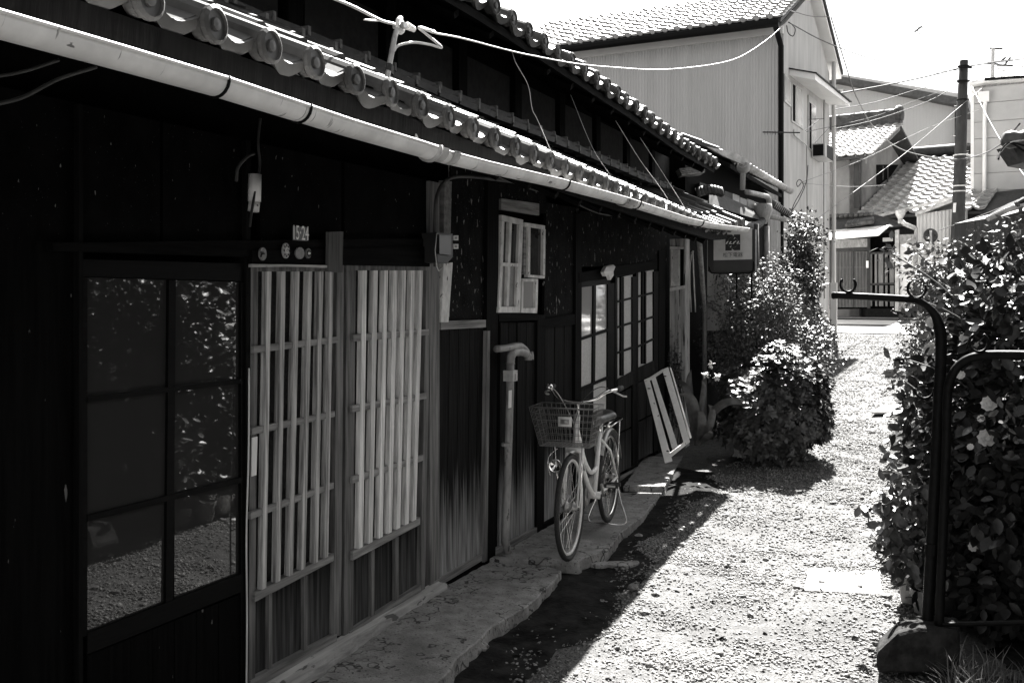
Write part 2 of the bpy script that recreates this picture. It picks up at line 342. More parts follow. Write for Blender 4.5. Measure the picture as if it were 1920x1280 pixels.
# left boards (x<150) : charred planks
yl = np.linspace(-1.6, onX(150, 600, WX).y, 12)
for a, b in zip(yl[:-1], yl[1:]): part(houseA, 'wall_plank', MB().box((WX-.02+random.uniform(-.004, .004), (a+b)/2, .9), .02, b-a-.006, 2.1), m_char)
# upper wall panels above the doors
for x0, x1 in ((-40, 148), (156, 300), (306, 462), (488, 640), (646, 806)):
    bd(houseA, 'wall_panel', [(x0, ZT(x0)), (x1, ZT(x1)), (x1, 452), (x0, 452)], WX-.012, .02, m_charp)
bd(houseA, 'lintel', [(100, 455), (806, 447), (806, 492), (100, 470)], WX+.02, .08, m_beam)
for x0, x1, y1 in ((148, 156, 1400), (462, 470, 1330), (806, 824, 1112)):
    bd(houseA, 'post', [(x0, ZT(x0)), (x1, ZT(x1)), (x1, y1), (x0, y1)], WX+.012, .1, m_post if x0 != 806 else m_slatd)
# --- left glazed sliding door
d = part(houseA, 'glazed_door', MB().prism([onX(*p, WX) for p in ((150, 486), (462, 494), (462, 527), (150, 518))], (-.035, 0, 0)), m_black)
def sub(par, name, px, X, t, mat): return part(par, name, MB().prism([onX(a, b, X) for a, b in px], (-t, 0, 0)), mat)
sub(d, 'stile', [(150, 519), (164, 520), (164, 1190), (150, 1196)], WX+.002, .035, m_black)
sub(d, 'stile', [(452, 530), (462, 530), (462, 1330), (452, 1336)], WX+.002, .035, m_black)
sub(d, 'mullion', [(317, 525), (330, 525), (325, 1127), (311, 1133)], WX+.001, .03, m_black)
rail = [((164, 744), (458, 709), 9), ((164, 966), (455, 894), 10), ((164, 1187), (455, 1074), 34)]
for a, b, h in rail: sub(d, 'rail', [a, b, (b[0], b[1]+h), (a[0], a[1]+h*1.15)], WX+.004, .035, m_black)
edges = [((164, 520), (452, 529)), ((164, 752), (455, 716)), ((164, 976), (455, 902))]; ends = [((164, 744), (455, 709)), ((164, 966), (455, 894)), ((164, 1187), (455, 1074))]
for (t0, t1), (b0, b1) in zip(edges, ends):
    for s0, s1 in ((0, .52), (.56, 1)):
        L_ = lambda p, q, s: (p[0]+(q[0]-p[0])*s, p[1]+(q[1]-p[1])*s)
        sub(d, 'pane', [L_(t0, t1, s0), L_(t0, t1, s1), L_(b0, b1, s1), L_(b0, b1, s0)], WX-.012+random.uniform(-.001, .001), .004, m_glass)
for k in range(7):
    x0 = 164+k*41; x1 = x0+40; f = lambda x: 1228-.40*(x-164)
    sub(d, 'panel_board', [(x0, f(x0)), (x1, f(x1)), (x1, f(x1)+190), (x0, f(x0)+190)], WX-.005, .015, m_char)
# --- lattice doors
def lattice(name, topx, botx, top, ry, bat, stl, str_, pan, botr, mats, label):
    (rxa, rya), (rxb, ryb) = ry; R = lambda x: rya+(ryb-rya)*(x-rxa)/(rxb-rxa)
    d = part(houseA, name, MB().prism([onX(*p, WX+.012) for p in ((stl[0], top-8), (str_[1], top-8), (str_[1], top+4), (stl[0], top+4))], (-.03, 0, 0)), m_slatd, label)
    for q in (stl, str_): sub(d, 'stile', [(q[0], top+4), (q[1], top+4), (q[3], q[5]), (q[2], q[4])], WX+.014, .034, m_slatd)
    for i, (a, b) in enumerate(zip(topx, botx)):
        w = 3.9-.1*i
        sub(d, 'slat', [(a-w, top+4), (a+w, top+4), (b+w, R(b+w)+2), (b-w, R(b-w)+2)], WX+.036, .028, mats[0])
    for (xa, ya), (xb, yb) in bat: sub(d, 'batten', [(xa-4, ya-6), (xb+6, yb-5), (xb+6, yb+6), (xa-4, ya+7)], WX+.030, .018, m_rail)
    sub(d, 'rail', [(stl[3], R(stl[3])+1), (str_[2], R(str_[2])+1), (str_[2], R(str_[2])+15), (stl[3], R(stl[3])+18)], WX+.03, .04, m_rail)
    # patterned glass behind the slats, one pane per batten interval
    lv = [top]+[0.5*(ya+yb) for (xa, ya), (xb, yb) in bat]
    rows = [((stl[1], top+5), (str_[0], top+5))]+[((stl[1], b[0][1]), (str_[0], b[1][1])) for b in bat]+[((stl[3], R(stl[3])), (str_[2], R(str_[2])))]
    for i in range(len(rows)-1):
        a, b = rows[i]; c, e = rows[i+1]; sub(d, 'pane', [(a[0], a[1]), (b[0], b[1]), (e[0], e[1]-2), (c[0], c[1]-2)], WX-.028, .004, mats[1])
    (bxa, bya), (bxb, byb) = botr; B = lambda x: bya+(byb-bya)*(x-bxa)/(bxb-bxa)
    for x0, x1 in zip(pan[:-1], pan[1:]): sub(d, 'panel_board', [(x0+2, R(x0)+17), (x1-4, R(x1)+15), (x1-4, B(x1)+2), (x0+2, B(x0)+2)], WX-.012+random.uniform(-.003, .003), .012, m_panel)
    for x in pan[1:-1]: sub(d, 'muntin', [(x-2.5, R(x)+16), (x+3.5, R(x)+16), (x+3.5, B(x)), (x-2.5, B(x))], WX+.010, .02, m_slatd)
    sub(d, 'bottom_rail', [(pan[0], B(pan[0])), (pan[-1], B(pan[-1])), (pan[-1], B(pan[-1])+17), (pan[0], B(pan[0])+21)], WX+.02, .034, m_rail)
    return d
lattice('lattice_door', [505, 532, 558, 582, 603, 622], [495.5, 522, 546, 569, 593, 612], 505, ((474, 1112), (635, 1031)),
        [((480, 655), (628, 636)), ((477, 808), (622, 775)), ((475, 966), (620, 909))],
        (471, 484, 466, 478, 1290, 1286), (632, 645, 626, 639, 1192, 1190), [470, 507, 573, 632], ((470, 1275), (635, 1186)), (m_slat, m_frost), 'darker left lattice door with seven slats')
lattice('lattice_door', [684, 705, 724, 742, 758, 775, 790], [677, 695, 714, 731, 747, 763, 777], 503, ((660, 1033), (791, 966)),
        [((667, 633), (798, 622)), ((665, 766), (794, 741)), ((665, 899), (788, 857))],
        (650, 667, 645, 662, 1200, 1196), (800, 808, 788, 797, 1112, 1108), [656, 699, 744, 790], ((653, 1186), (786, 1099)), (M_('pale_slat_wood', .42, .85, .75, (60, 60, 2), bump=.5, rand=.15, ramp=(.36, .62)), m_frost), 'paler right lattice door beside the post')
bd(houseA, 'transom_strip', [(473, 495), (548, 496), (640, 498), (640, 503), (548, 500), (473, 501)], WX+.04, .02, m_sill)
bd(houseA, 'door_head', [(473, 470), (806, 462), (806, 500), (640, 497), (473, 494)], WX+.028, .05, m_beam)
# bleached sill timber below the doors (a real beam with a top face)
a = onX(470, 1303, WX); b = onX(823, 1104, WX+.02)
mb = MB(); n = 16; zt = -.0; prof = []
for i in range(n+1):
    y = a.y+(b.y-a.y)*i/n; w = .075+random.uniform(-.012, .012); z = .012+.0015*i
    mb.v += [(WX+.0, y, z+.006), (WX+w, y, z+random.uniform(-.004, .004)), (WX+w+.01, y, -.06), (WX, y, -.06)]
for i in range(n):
    k = 4*i
    for p, q in ((0, 1), (1, 2), (2, 3)): mb.f.append((k+p, k+q, k+q+4, k+p+4))
part(houseA, 'door_sill', mb, m_sill)
# --- plank wall 1, batten, panel above
def planks(xs, ytop, base, mat, X=WX-.004):
    (xa, ya), (xb, yb) = base; B = lambda x: ya+(yb-ya)*(x-xa)/(xb-xa)
    for x0, x1 in zip(xs[:-1], xs[1:]):
        lean = -6 if x0 < 930 else -2
        bd(houseA, 'wall_plank', [(x0+.5, ytop), (x1-.6, ytop), (x1-.6+lean, B(x1)), (x0+.5+lean, B(x0))], X+random.uniform(-.004, .004), .018, mat)
planks([824, 843, 860, 881, 897, 914], 610, ((813, 1092), (909, 1036)), m_plank)
bd(houseA, 'base_rail', [(814, 1090), (912, 1034), (912, 1046), (814, 1104)], WX+.015, .04, m_rail)
bd(houseA, 'post', [(915, 330), (936, 335), (929, 1046), (909, 1054)], WX+.02, .1, m_post)
bd(houseA, 'post_edge', [(914, 620), (919, 620), (914, 1050), (908, 1054)], WX+.028, .03, m_slatd)
bd(houseA, 'belt_rail', [(827, 602), (923, 599), (923, 613), (827, 618)], WX+.015, .05, m_rail)
bd(houseA, 'belt_rail', [(936, 588), (1008, 585), (1008, 600), (936, 603)], WX+.02, .06, m_beam)
bd(houseA, 'belt_rail', [(1016, 598), (1080, 588), (1080, 608), (1016, 616)], WX+.012, .05, m_beam)
bd(houseA, 'wall_panel', [(846, 300), (915, 320), (915, 599), (842, 602)], WX-.006, .02, m_charq)
bd(houseA, 'wall_panel', [(1024, 380), (1086, 390), (1086, 590), (1020, 596)], WX-.006, .02, m_charq)
bd(houseA, 'wall_panel', [(936, 340), (1024, 360), (1024, 400), (1012, 400), (936, 372)], WX-.006, .02, m_charq)
bd(houseA, 'wall_panel', [(1088, 395), (1250, 420), (1250, 498), (1088, 500)], WX-.006, .02, m_charq)
bd(houseA, 'corner_trim', [(834, 338), (847, 340), (845, 438), (832, 438)], WX+.02, .04, m_mortar)
bd(houseA, 'corner_trim', [(832, 494), (849, 492), (841, 604), (827, 604)], WX+.022, .04, m_white, 'peeling white painted trim under the meter box')
bd(houseA, 'head_board', [(940, 372), (1011, 382), (1011, 404), (940, 393)], WX+.004, .025, m_rail)
planks([938, 954, 970, 987, 1003, 1013], 604, ((929, 1040), (1009, 993)), m_plank, WX-.01)
planks([1022, 1040, 1058, 1074, 1086], 606, ((1020, 988), (1086, 950)), m_plank, WX-.01)
bd(houseA, 'post', [(1008, 590), (1022, 590), (1020, 998), (1006, 1004)], WX+.012, .06, m_post)
bd(houseA, 'base_rail', [(922, 1036), (1007, 988), (1007, 1002), (922, 1049)], WX+.015, .04, m_rail)
bd(houseA, 'base_rail', [(1020, 982), (1157, 905), (1157, 920), (1020, 998)], WX+.015, .04, m_beam)
bd(houseA, 'post', [(1080, 400), (1091, 400), (1089, 955), (1078, 960)], WX+.016, .1, m_post)
# --- small white casement windows
def casement(quads, panes, name='window', t=.03, X=WX+.03, gl=m_glassl):
    d = None
    for k, q in enumerate(quads):
        if k == 0: d = part(houseA, name, MB().prism([onX(*p, X) for p in q], (-t, 0, 0)), m_white)
        else: sub(d, 'frame', q, X+.001*k, t, m_white)
    for q, g in panes: sub(d, 'pane', q, X-.018, .004, g)
casement([[(941,403),(981,412),(981,422),(941,413)], [(941,414),(946,415),(940,575),(935,575)], [(974,421),(981,423),(975,575),(968,575)], [(935,575),(975,575),(975,586),(934,586)],
          [(955,417),(960,418),(954,574),(950,574)], [(939,492),(972,494),(972,500),(939,498)]],
         [([(945,414),(956,417),(953,492),(942,491)], m_glass), ([(959,418),(975,421),(972,494),(956,492)], m_glass), ([(941,498),(953,499),(951,575),(938,575)], m_frosm), ([(956,499),(972,500),(969,575),(953,575)], m_frosm)])
casement([[(984,417),(1022,423),(1022,430),(984,424)], [(991,424),(995,425),(994,515),(990,515)], [(1019,429),(1023,430),(1022,516),(1018,516)], [(990,515),(1022,517),(1021,522),(990,520)]],
         [([(994,424),(1008,427),(1008,516),(994,515)], m_glass), ([(1008,427),(1019,429),(1019,516),(1008,516)], m_glass)])
casement([[(980,522),(1009,523),(1009,528),(980,528)], [(979,528),(982,528),(981,578),(978,578)], [(1005,528),(1009,528),(1008,578),(1004,578)], [(978,578),(1008,577),(1007,587),(977,586)]],
         [([(982,528),(1001,528),(1001,578),(981,578)], m_skyg), ([(1001,528),(1005,528),(1004,578),(1001,578)], m_dark)])
bd(houseA, 'window_jamb', [(983, 425), (991, 427), (990, 515), (982, 514)], WX+.015, .02, m_rail)
# --- second group of sliding doors
d = bd(houseA, 'glazed_door', [(1088, 528), (1144, 522), (1144, 532), (1088, 539)], WX+.0, .035, m_black, 'plain glazed sliding door behind the bicycle')
sub(d, 'stile', [(1086, 538), (1091, 537), (1089, 945), (1083, 948)], WX+.002, .035, m_black)
sub(d, 'stile', [(1140, 532), (1157, 530), (1155, 910), (1138, 920)], WX+.002, .035, m_black)
sub(d, 'mullion', [(1113, 535), (1118, 535), (1116, 720), (1111, 722)], WX+.003, .03, m_black)
for a, b in (((1090, 633), (1141, 616)), ((1089, 727), (1141, 705))): sub(d, 'rail', [a, b, (b[0], b[1]+5), (a[0], a[1]+5)], WX+.004, .03, m_black)
for t0, t1, b0, b1, g in (((1091, 537), (1113, 535), (1090, 633), (1112, 626), m_skyg), ((1118, 535), (1140, 532), (1117, 625), (1140, 617), m_skyg), ((1090, 638), (1112, 630), (1089, 727), (1111, 718), m_frosw), ((1117, 629), (1140, 622), (1116, 715), (1140, 705), m_frosw), ((1113, 722), (1138, 711), (1111, 800), (1137, 788), m_frosw)):
    sub(d, 'pane', [t0, t1, b1, b0], WX-.01, .004, g)
sub(d, 'panel_board', [(1088, 733), (1113, 722), (1111, 940), (1085, 950)], WX-.008, .012, m_panel); sub(d, 'panel_board', [(1112, 800), (1138, 788), (1137, 925), (1110, 938)], WX-.008, .012, m_panel)
bd(houseA, 'door_head', [(1086, 512), (1150, 500), (1232, 488), (1232, 505), (1152, 518), (1086, 530)], WX+.02, .07, m_beam)
def grid_door(x0, x1, yt, ybs, rows, label, xm):
    d = bd(houseA, 'grid_door', [(x0-4, yt[0]-8), (x1+5, yt[1]-8), (x1+5, yt[1]), (x0-4, yt[0])], WX+.006, .03, m_black, label)
    for a in ((x0-4, x0), (x1, x1+9)): sub(d, 'stile', [(a[0], yt[0]), (a[1], yt[0]-1), (a[1], ybs[2]-.5*(a[1]-x0)), (a[0], ybs[2]-.5*(a[0]-x0))], WX+.008, .034, m_black)
    for x in xm: sub(d, 'muntin', [(x-1.2, yt[0]), (x+1.2, yt[0]), (x+1, ybs[0]-8), (x-1.4, ybs[0]-8)], WX+.012, .02, m_black)
    for a, b in rows: sub(d, 'muntin', [(x0, a), (x1, b), (x1, b+3.5), (x0, a+3.5)], WX+.010, .02, m_black)
    ed = [(yt[0], yt[1])]+rows+[(ybs[0], ybs[1])]
    for (a, b), (c, e) in zip(ed[:-1], ed[1:]):
        sub(d, 'pane', [(x0, a+2), (x1, b+2), (x1, e), (x0, c)], WX-.006, .004, m_frosw)
    sub(d, 'rail', [(x0, ybs[0]), (x1+1, ybs[1]), (x1+1, ybs[1]+24), (x0, ybs[0]+26)], WX+.012, .03, m_panel)
    h = (ybs[2]-ybs[0]-26)/2
    for k in range(2):
        for s0, s1 in ((0, .47), (.53, 1)):
            xa = x0+(x1-x0)*s0; xb = x0+(x1-x0)*s1; g = lambda x: ybs[0]+28+k*(h+1)-.5*(x-x0)
            sub(d, 'panel_board', [(xa, g(xa)), (xb, g(xb)), (xb, g(xb)+h-3), (xa, g(xa)+h-3)], WX-.004, .012, m_panel)
grid_door(1158, 1186, (519, 513), (712, 696, 888), [(564, 557), (612, 603), (660, 650)], 'grid door nearer the bicycle with frosted panes', (1166, 1169))
grid_door(1197, 1226, (509, 504), (690, 676, 862), [(554, 547), (602, 592), (648, 634)], 'grid door nearer the white frame with frosted panes', (1206, 1211))
bd(houseA, 'post', [(1236, 470), (1248, 470), (1246, 845), (1234, 850)], WX+.012, .08, m_post)
bd(houseA, 'wall_plank', [(1228, 500), (1237, 500), (1236, 850), (1228, 856)], WX-.004, .02, m_char)
bd(houseA, 'door_stop', [(1150, 905), (1300, 822), (1300, 834), (1150, 920)], WX+.03, .05, m_rail)
# ------------------------------------------------------------------ roof tiles
PT = math.atan(.5)
def tile_mesh(name, w=.262, r=.045, L=.29, eave=False, dip=.032, th=.016, nr=6, npn=5, lift=.022):
    pr = [(r*math.cos(math.pi*(1-i/nr)), r*math.sin(math.pi*(1-i/nr))) for i in range(nr+1)]
    pr += [(r+(w-2*r)*i/npn, -dip*math.sin(math.pi*i/npn)) for i in range(1, npn+1)]
    mb = MB(); n = len(pr)
    for b, lf in ((0, lift), (L, 0)):
        mb.v += [(a, b, c+lf) for a, c in pr]; mb.v += [(a, b, c+lf-th-(lift-.022 if b == 0 else 0)) for a, c in pr]
    for i in range(n-1):
        mb.f += [(i, i+1, i+1+2*n, i+2*n), (i, i+n, i+n+1, i+1), (i+n, i+3*n, i+3*n+1, i+n+1)]
    mb.f += [(0, 2*n, 3*n, n), (n-1, 2*n-1, 4*n-1, 3*n-1)]
    if eave:
        ax = Vector((0, -math.cos(PT), math.sin(PT)));
        mb.lathe((0, .0, .010), ax, [(r*.98, -.03), (r*1.02, .0), (r*1.24, .012), (r*1.26, .026), (r*1.02, .032), (r*.96, .024), (r*.45, .022), (r*.40, .030), (.0005, .032)], 18, e=(1, 0, 0))
        m = 8; top = [(r*.9+(w-1.8*r)*i/m, -dip*math.sin(math.pi*i/m)+.022) for i in range(m+1)]
        bot = [(a, c-.034-.010*math.sin(math.pi*i/m)) for i, (a, c) in enumerate(top)]
        s = len(mb.v)
        for y in (-.012, .012): mb.v += [(a, y, c) for a, c in top]+[(a, y, c) for a, c in bot]
        k = m+1
        for i in range(m): mb.f += [(s+i, s+k+i, s+k+i+1, s+i+1), (s+2*k+i, s+2*k+i+1, s+3*k+i+1, s+3*k+i), (s+i, s+i+1, s+2*k+i+1, s+2*k+i), (s+k+i, s+3*k+i, s+3*k+i+1, s+k+i+1)]
    return mb.mesh(name)
t_eave = tile_mesh('eave_tile', w=.25, r=.043, eave=True); t_mid = tile_mesh('roof_tile', w=.25, r=.043)
for t in (t_eave, t_mid): t.materials.append(m_tile)
def frame(O, a, s):            # a along eave, s upslope
    a = Vector(a).normalized(); s = Vector(s); s = (s-a*s.dot(a)).normalized(); n = a.cross(s)
    if n.z < 0: n = -n
    return Matrix(((a.x, s.x, n.x, O[0]), (a.y, s.y, n.y, O[1]), (a.z, s.z, n.z, O[2]), (0, 0, 0, 1)))
def tile_roof(par, cols, rows, expo, ups, jit=.005):
    for (O, a) in cols:
        for j in range(rows):
            s = ups(O); O2 = Vector(O)+s*(j*expo)+Vector((random.uniform(-jit, jit), random.uniform(-jit, jit), random.uniform(-jit, jit)*.6+(0 if j == 0 else .004)))
            o = obj('eave_tile' if j == 0 else 'roof_tile', t_eave if j == 0 else t_mid, None, par)
            fr = frame(O2, Vector(a)+Vector((random.uniform(-.02, .02), 0, random.uniform(-.03, .03))), s)
            o.matrix_basis = fr
EX = lambda y: -interp(y, [(-2, 1.80), (2.4, 1.88), (9.4, 2.09), (10.1, 2.07), (10.9, 2.00)])
EZ = lambda y: interp(y, [(-2, 2.445), (3.2, 2.444), (4.1, 2.425), (5.6, 2.395), (8.4, 2.36), (9.6, 2.35), (10.2, 2.40), (10.9, 2.52)])
ups = lambda O: Vector((-math.cos(PT), 0, math.sin(PT)))
# lower roof: deck, fascia, rafters, tiles
ys = np.arange(-1.6, 10.2, .3); mb = MB()
for y in ys:
    e = Vector((EX(y)-.03, y, EZ(y)-.05)); t = e+ups(0)*1.2
    mb.v += [tuple(e), tuple(t), tuple(t-Vector((0, 0, .03))), tuple(e-Vector((0, 0, .03)))]
for i in range(len(ys)-1):
    k = 4*i
    for p, q in ((0, 1), (1, 2), (2, 3), (3, 0)): mb.f.append((k+p, k+q, k+q+4, k+p+4))
roofL = part(houseA, 'lower_roof', mb, m_beam)
cols = []; y = 2.163-.2465*13
while y < 10.75:
    a = Vector((EX(y+.13)-EX(y-.13), .26, EZ(y+.13)-EZ(y-.13))); cols.append(((EX(y), y, EZ(y)-.01), a)); y += .2465
tile_roof(roofL, cols, 5, .235, ups)
mb = MB()
for i, y in enumerate(ys):
    e = Vector((EX(y)-.035, y, EZ(y)-.085)); mb.v += [tuple(e+Vector((.025, 0, .035))), tuple(e+Vector((.02, 0, -.035))), tuple(e+Vector((-.02, 0, -.035))), tuple(e+Vector((-.02, 0, .035)))]
for i in range(len(ys)-1):
    k = 4*i
    for p, q in ((0, 1), (1, 2), (2, 3), (3, 0)): mb.f.append((k+p, k+q, k+q+4, k+p+4))
part(roofL, 'fascia', mb, m_post)
for y in np.arange(1.0, 9.8, .42):
    e = Vector((EX(y)-.06, y, EZ(y)-.14)); part(roofL, 'rafter', MB().tube([e, e+ups(0)*.8], .028, 4), m_post)
# flat capping tiles against the upper wall, with pale mortar keys
y = -.6; k = 0
zc = lambda y: interp(y, [(0, 2.955), (6, 2.935), (10.4, 2.885), (11, 2.95)])-.02
while y < 10.6:
    for c, (dx, dz, off) in enumerate(((.10, 0, 0), (.055, .05, .13))):
        p = (-3.0+dx+.05, y+off, zc(y)+dz+random.uniform(-.004, .004))
        o = part(roofL, 'capping_tile', MB().box(p, .16-.03*c, .245, .036, (Vector((1, 0, -.22)).normalized(), Vector((0, 1, random.uniform(-.02, .02))), Vector((.22, 0, 1)).normalized())), m_tiled)
        part(roofL, 'mortar_key', MB().box((-3.0+dx+.065, y+off+.135, zc(y)+dz-.0), .14-.03*c, .022, .045), m_mortar)
    y += .27
# upper wall
part(houseA, 'upper_wall', MB().box((-5.9, 4.0, 3.05), 5.8, 15.4, .9), m_dark)
for y in np.arange(.4, 11.6, .92):
    part(houseA, 'upper_wall_panel', MB().box((-2.995, y+.44, 3.13), .02, .70, .36), m_plas)
    part(houseA, 'upper_post', MB().box((-2.985, y-.02, 3.2), .05, .12, .62), m_post)
# upper roof
UX = -2.38; UZ = lambda y: interp(y, [(-2, 3.345), (5.1, 3.33), (7.8, 3.25), (9.5, 3.175), (11.6, 3.15)])
ys = np.arange(-1.6, 11.2, .3); mb = MB()
for y in ys:
    e = Vector((UX-.03, y, UZ(y)-.05)); t = e+ups(0)*3.0
    mb.v += [tuple(e), tuple(t), tuple(t-Vector((0, 0, .05))), tuple(e-Vector((0, 0, .05)))]
for i in range(len(ys)-1):
    k = 4*i
    for p, q in ((0, 1), (1, 2), (2, 3), (3, 0)): mb.f.append((k+p, k+q, k+q+4, k+p+4))
n_ = len(mb.v); mb.f += [(0, 1, 2, 3), (n_-1, n_-2, n_-3, n_-4)]
roofU = part(houseA, 'upper_roof', mb, m_beam)
cols = []; y = 5.09-.2496*22
while y < 10.9: cols.append(((UX, y, UZ(y)-.01), Vector((0, .26, UZ(y+.13)-UZ(y-.13))))); y += .2496
tile_roof(roofU, cols, 3, .235, ups)
for y in np.arange(3, 10.9, .45):
    e = Vector((UX-.07, y, UZ(y)-.11)); part(roofU, 'rafter', MB().tube([e, e+ups(0)*.7], .03, 4), m_beam)
# ------------------------------------------------------------------ gutter
def half_tube(pts, r, n=10, th=.004):
    mb = MB(); pts = [Vector(p) for p in pts]
    for i, p in enumerate(pts):
        t = (pts[min(i+1, len(pts)-1)]-pts[max(i-1, 0)]).normalized(); sx = t.cross(UP).normalized(); uz = sx.cross(t)
        for rr in (r, r-th):
            for k in range(n+1):
                a = math.pi*(-.02+1.04*k/n); mb.v.append(tuple(p+sx*(math.cos(a)*rr)-uz*(math.sin(a)*rr)))
        # rolled lip
    m = 2*(n+1)
    for i in range(len(pts)-1):
        b = i*m
        for k in range(n): mb.f += [(b+k, b+k+1, b+k+1+m, b+k+m), (b+n+1+k+1, b+n+1+k, b+n+1+k+m, b+n+2+k+m)]
        mb.f += [(b, b+m, b+m+n+1, b+n+1), (b+n, b+2*n+1, b+m+2*n+1, b+m+n)]
    for b in (0, (len(pts)-1)*m):
        for k in range(n): mb.f.append((b+k, b+n+1+k, b+n+2+k, b+k+1))
    mb.sm = True; return mb
gpx = [(-60, 37), (0, 53), (201, 108), (400, 164), (640, 240), (806, 288)]
gpx2 = [(800, 288), (900, 313), (1040, 344), (1165, 377), (1280, 413), (1330, 424), (1398, 432)]
def gpt(x, y):
    p = onX(x, y, -2.05)
    for _ in range(4): p = onX(x, y, EX(p.y)+.045)
    return p
def dense(pts, n=5): 
    out = []
    for a, b in zip(pts[:-1], pts[1:]): out += [a.lerp(b, k/n) for k in range(n)]
    return out+[pts[-1]]
g1 = dense([gpt(*p)+Vector((0, 0, .022)) for p in gpx]); g2 = dense([gpt(*p)+Vector((0, 0, .020)) for p in gpx2])
gut = part(houseA, 'gutter', half_tube(g1, .045), m_gut, 'near length of pale half round gutter')
gut2 = part(houseA, 'gutter', half_tube(g2, .042), m_gut, 'far length of pale half round gutter')
part(gut, 'lip', MB().tube([p+Vector((.045, 0, 0)) for p in g1], .0055, 6), m_gut, smooth=True)
part(gut2, 'lip', MB().tube([p+Vector((.042, 0, 0)) for p in g2], .0045, 6), m_gut, smooth=True)
for x in (404, 560, 805, 1054, 1190, 1310):
    c = gpt(x, float(np.interp(x, [a for a, b in gpx+gpx2[1:]], [b for a, b in gpx+gpx2[1:]])))+Vector((0, 0, .022)); r = .047
    arc = [c+Vector((math.cos(a)*r, 0, -math.sin(a)*r)) for a in np.linspace(-.15, math.pi+.15, 12)]+[c+Vector((-.09, 0, .10))]
    part(gut, 'bracket', MB().tube(arc, .005 if x != 805 else .012, 6), m_iron if x != 805 else m_gutd, smooth=True)
c = gpt(812, 289)+Vector((0, 0, .022))
for dx in (0, .10): part(gut2, 'joint_collar', half_tube([c+Vector((0, dx, 0)), c+Vector((0, dx+.05, 0))], .048), m_gutd)
c = gpt(1165, 379)+Vector((0, 0, .022)); part(gut2, 'joint_collar', half_tube([c, c+Vector((0, .22, 0))], .047), m_gutd)
# downpipe from the far gutter end
p0 = dep(1310, 436, 9.6); p1 = dep(1321, 585, 11.4); part(houseA, 'downpipe', MB().tube([p0, p0.lerp(p1, .5), p1, Vector((p1.x, p1.y, .1))], .026, 10), m_pipe, smooth=True)
# boxed end bay with its small window
b0 = onX(1255, 560, WX); bx0 = b0.y
bay = part(houseA, 'end_bay', MB().box((-2.66, bx0+.09, 1.1), .17, .18, 2.4), M_('bleached_boarding', .22, .48, .8, VG, bump=.6, fleck=((60, 60, 4), .62, .05)), 'bleached board end bay with a small white window')
def onY(px, py, Y): d_ = ray(px, py); return C0+d_*(Y/d_.y)
yb = bx0-.004
for q in ([(1256, 462), (1281, 463), (1281, 467), (1256, 467)], [(1256, 540), (1283, 535), (1283, 541), (1256, 546)]): part(bay, 'window_sill', MB().prism([onY(a, b, yb-.015) for a, b in q], (0, .03, 0)), m_white)
part(bay, 'window_frame', MB().prism([onY(a, b, yb-.006) for a, b in ((1258, 468), (1261, 468), (1261, 536), (1258, 536))], (0, .02, 0)), m_white); part(bay, 'window_frame', MB().prism([onY(a, b, yb-.006) for a, b in ((1272, 468), (1275, 468), (1275, 536), (1272, 536))], (0, .02, 0)), m_white)
part(bay, 'window_frame', MB().prism([onY(a, b, yb-.006) for a, b in ((1261, 528), (1272, 527), (1272, 536), (1261, 536))], (0, .02, 0)), m_white)
part(bay, 'pane', MB().prism([onY(a, b, yb-.001) for a, b in ((1261, 468), (1272, 468), (1272, 528), (1261, 528))], (0, .01, 0)), m_frosw)
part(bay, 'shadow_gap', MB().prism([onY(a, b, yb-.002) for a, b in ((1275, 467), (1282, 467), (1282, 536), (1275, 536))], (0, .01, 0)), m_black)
# ------------------------------------------------------------------ small fixtures on house A
def text_mesh(body, size, extrude=.001, shear=0, sx=1.0):
    cu = bpy.data.curves.new('t', 'FONT'); cu.body = body; cu.size = size; cu.extrude = extrude; cu.align_x = 'CENTER'; cu.align_y = 'CENTER'; cu.shear = shear
    o = bpy.data.objects.new('t', cu); COL.objects.link(o); dg = bpy.context.evaluated_depsgraph_get(); me = bpy.data.meshes.new_from_object(o.evaluated_get(dg))
    bpy.data.objects.remove(o); bpy.data.curves.remove(cu)
    for v in me.vertices: v.co.x *= sx
    return me
WALLM = lambda p: Matrix(((0, 0, 1, p.x), (1, 0, 0, p.y), (0, 1, 0, p.z), (0, 0, 0, 1)))     # text plane on the +X wall
t = thing('number_plate', 'small dark house number plate reading 15-24 above the left lattice door', 'number plate', onX(563, 438, WX+.03))
XP = WX+.036
part(t, 'plate', MB().prism([onX(a, b, XP) for a, b in ((550, 424), (577, 426), (577, 452), (550, 450))], (-.006, 0, 0)), M_('plate_enamel', .07, .10, .4))
o = obj('digits', text_mesh('15·24', .092, sx=.62), m_inkw); o.parent = t; o.matrix_parent_inverse = t.matrix_basis.inverted(); o.matrix_basis = WALLM(onX(563.5, 438, XP+.001))
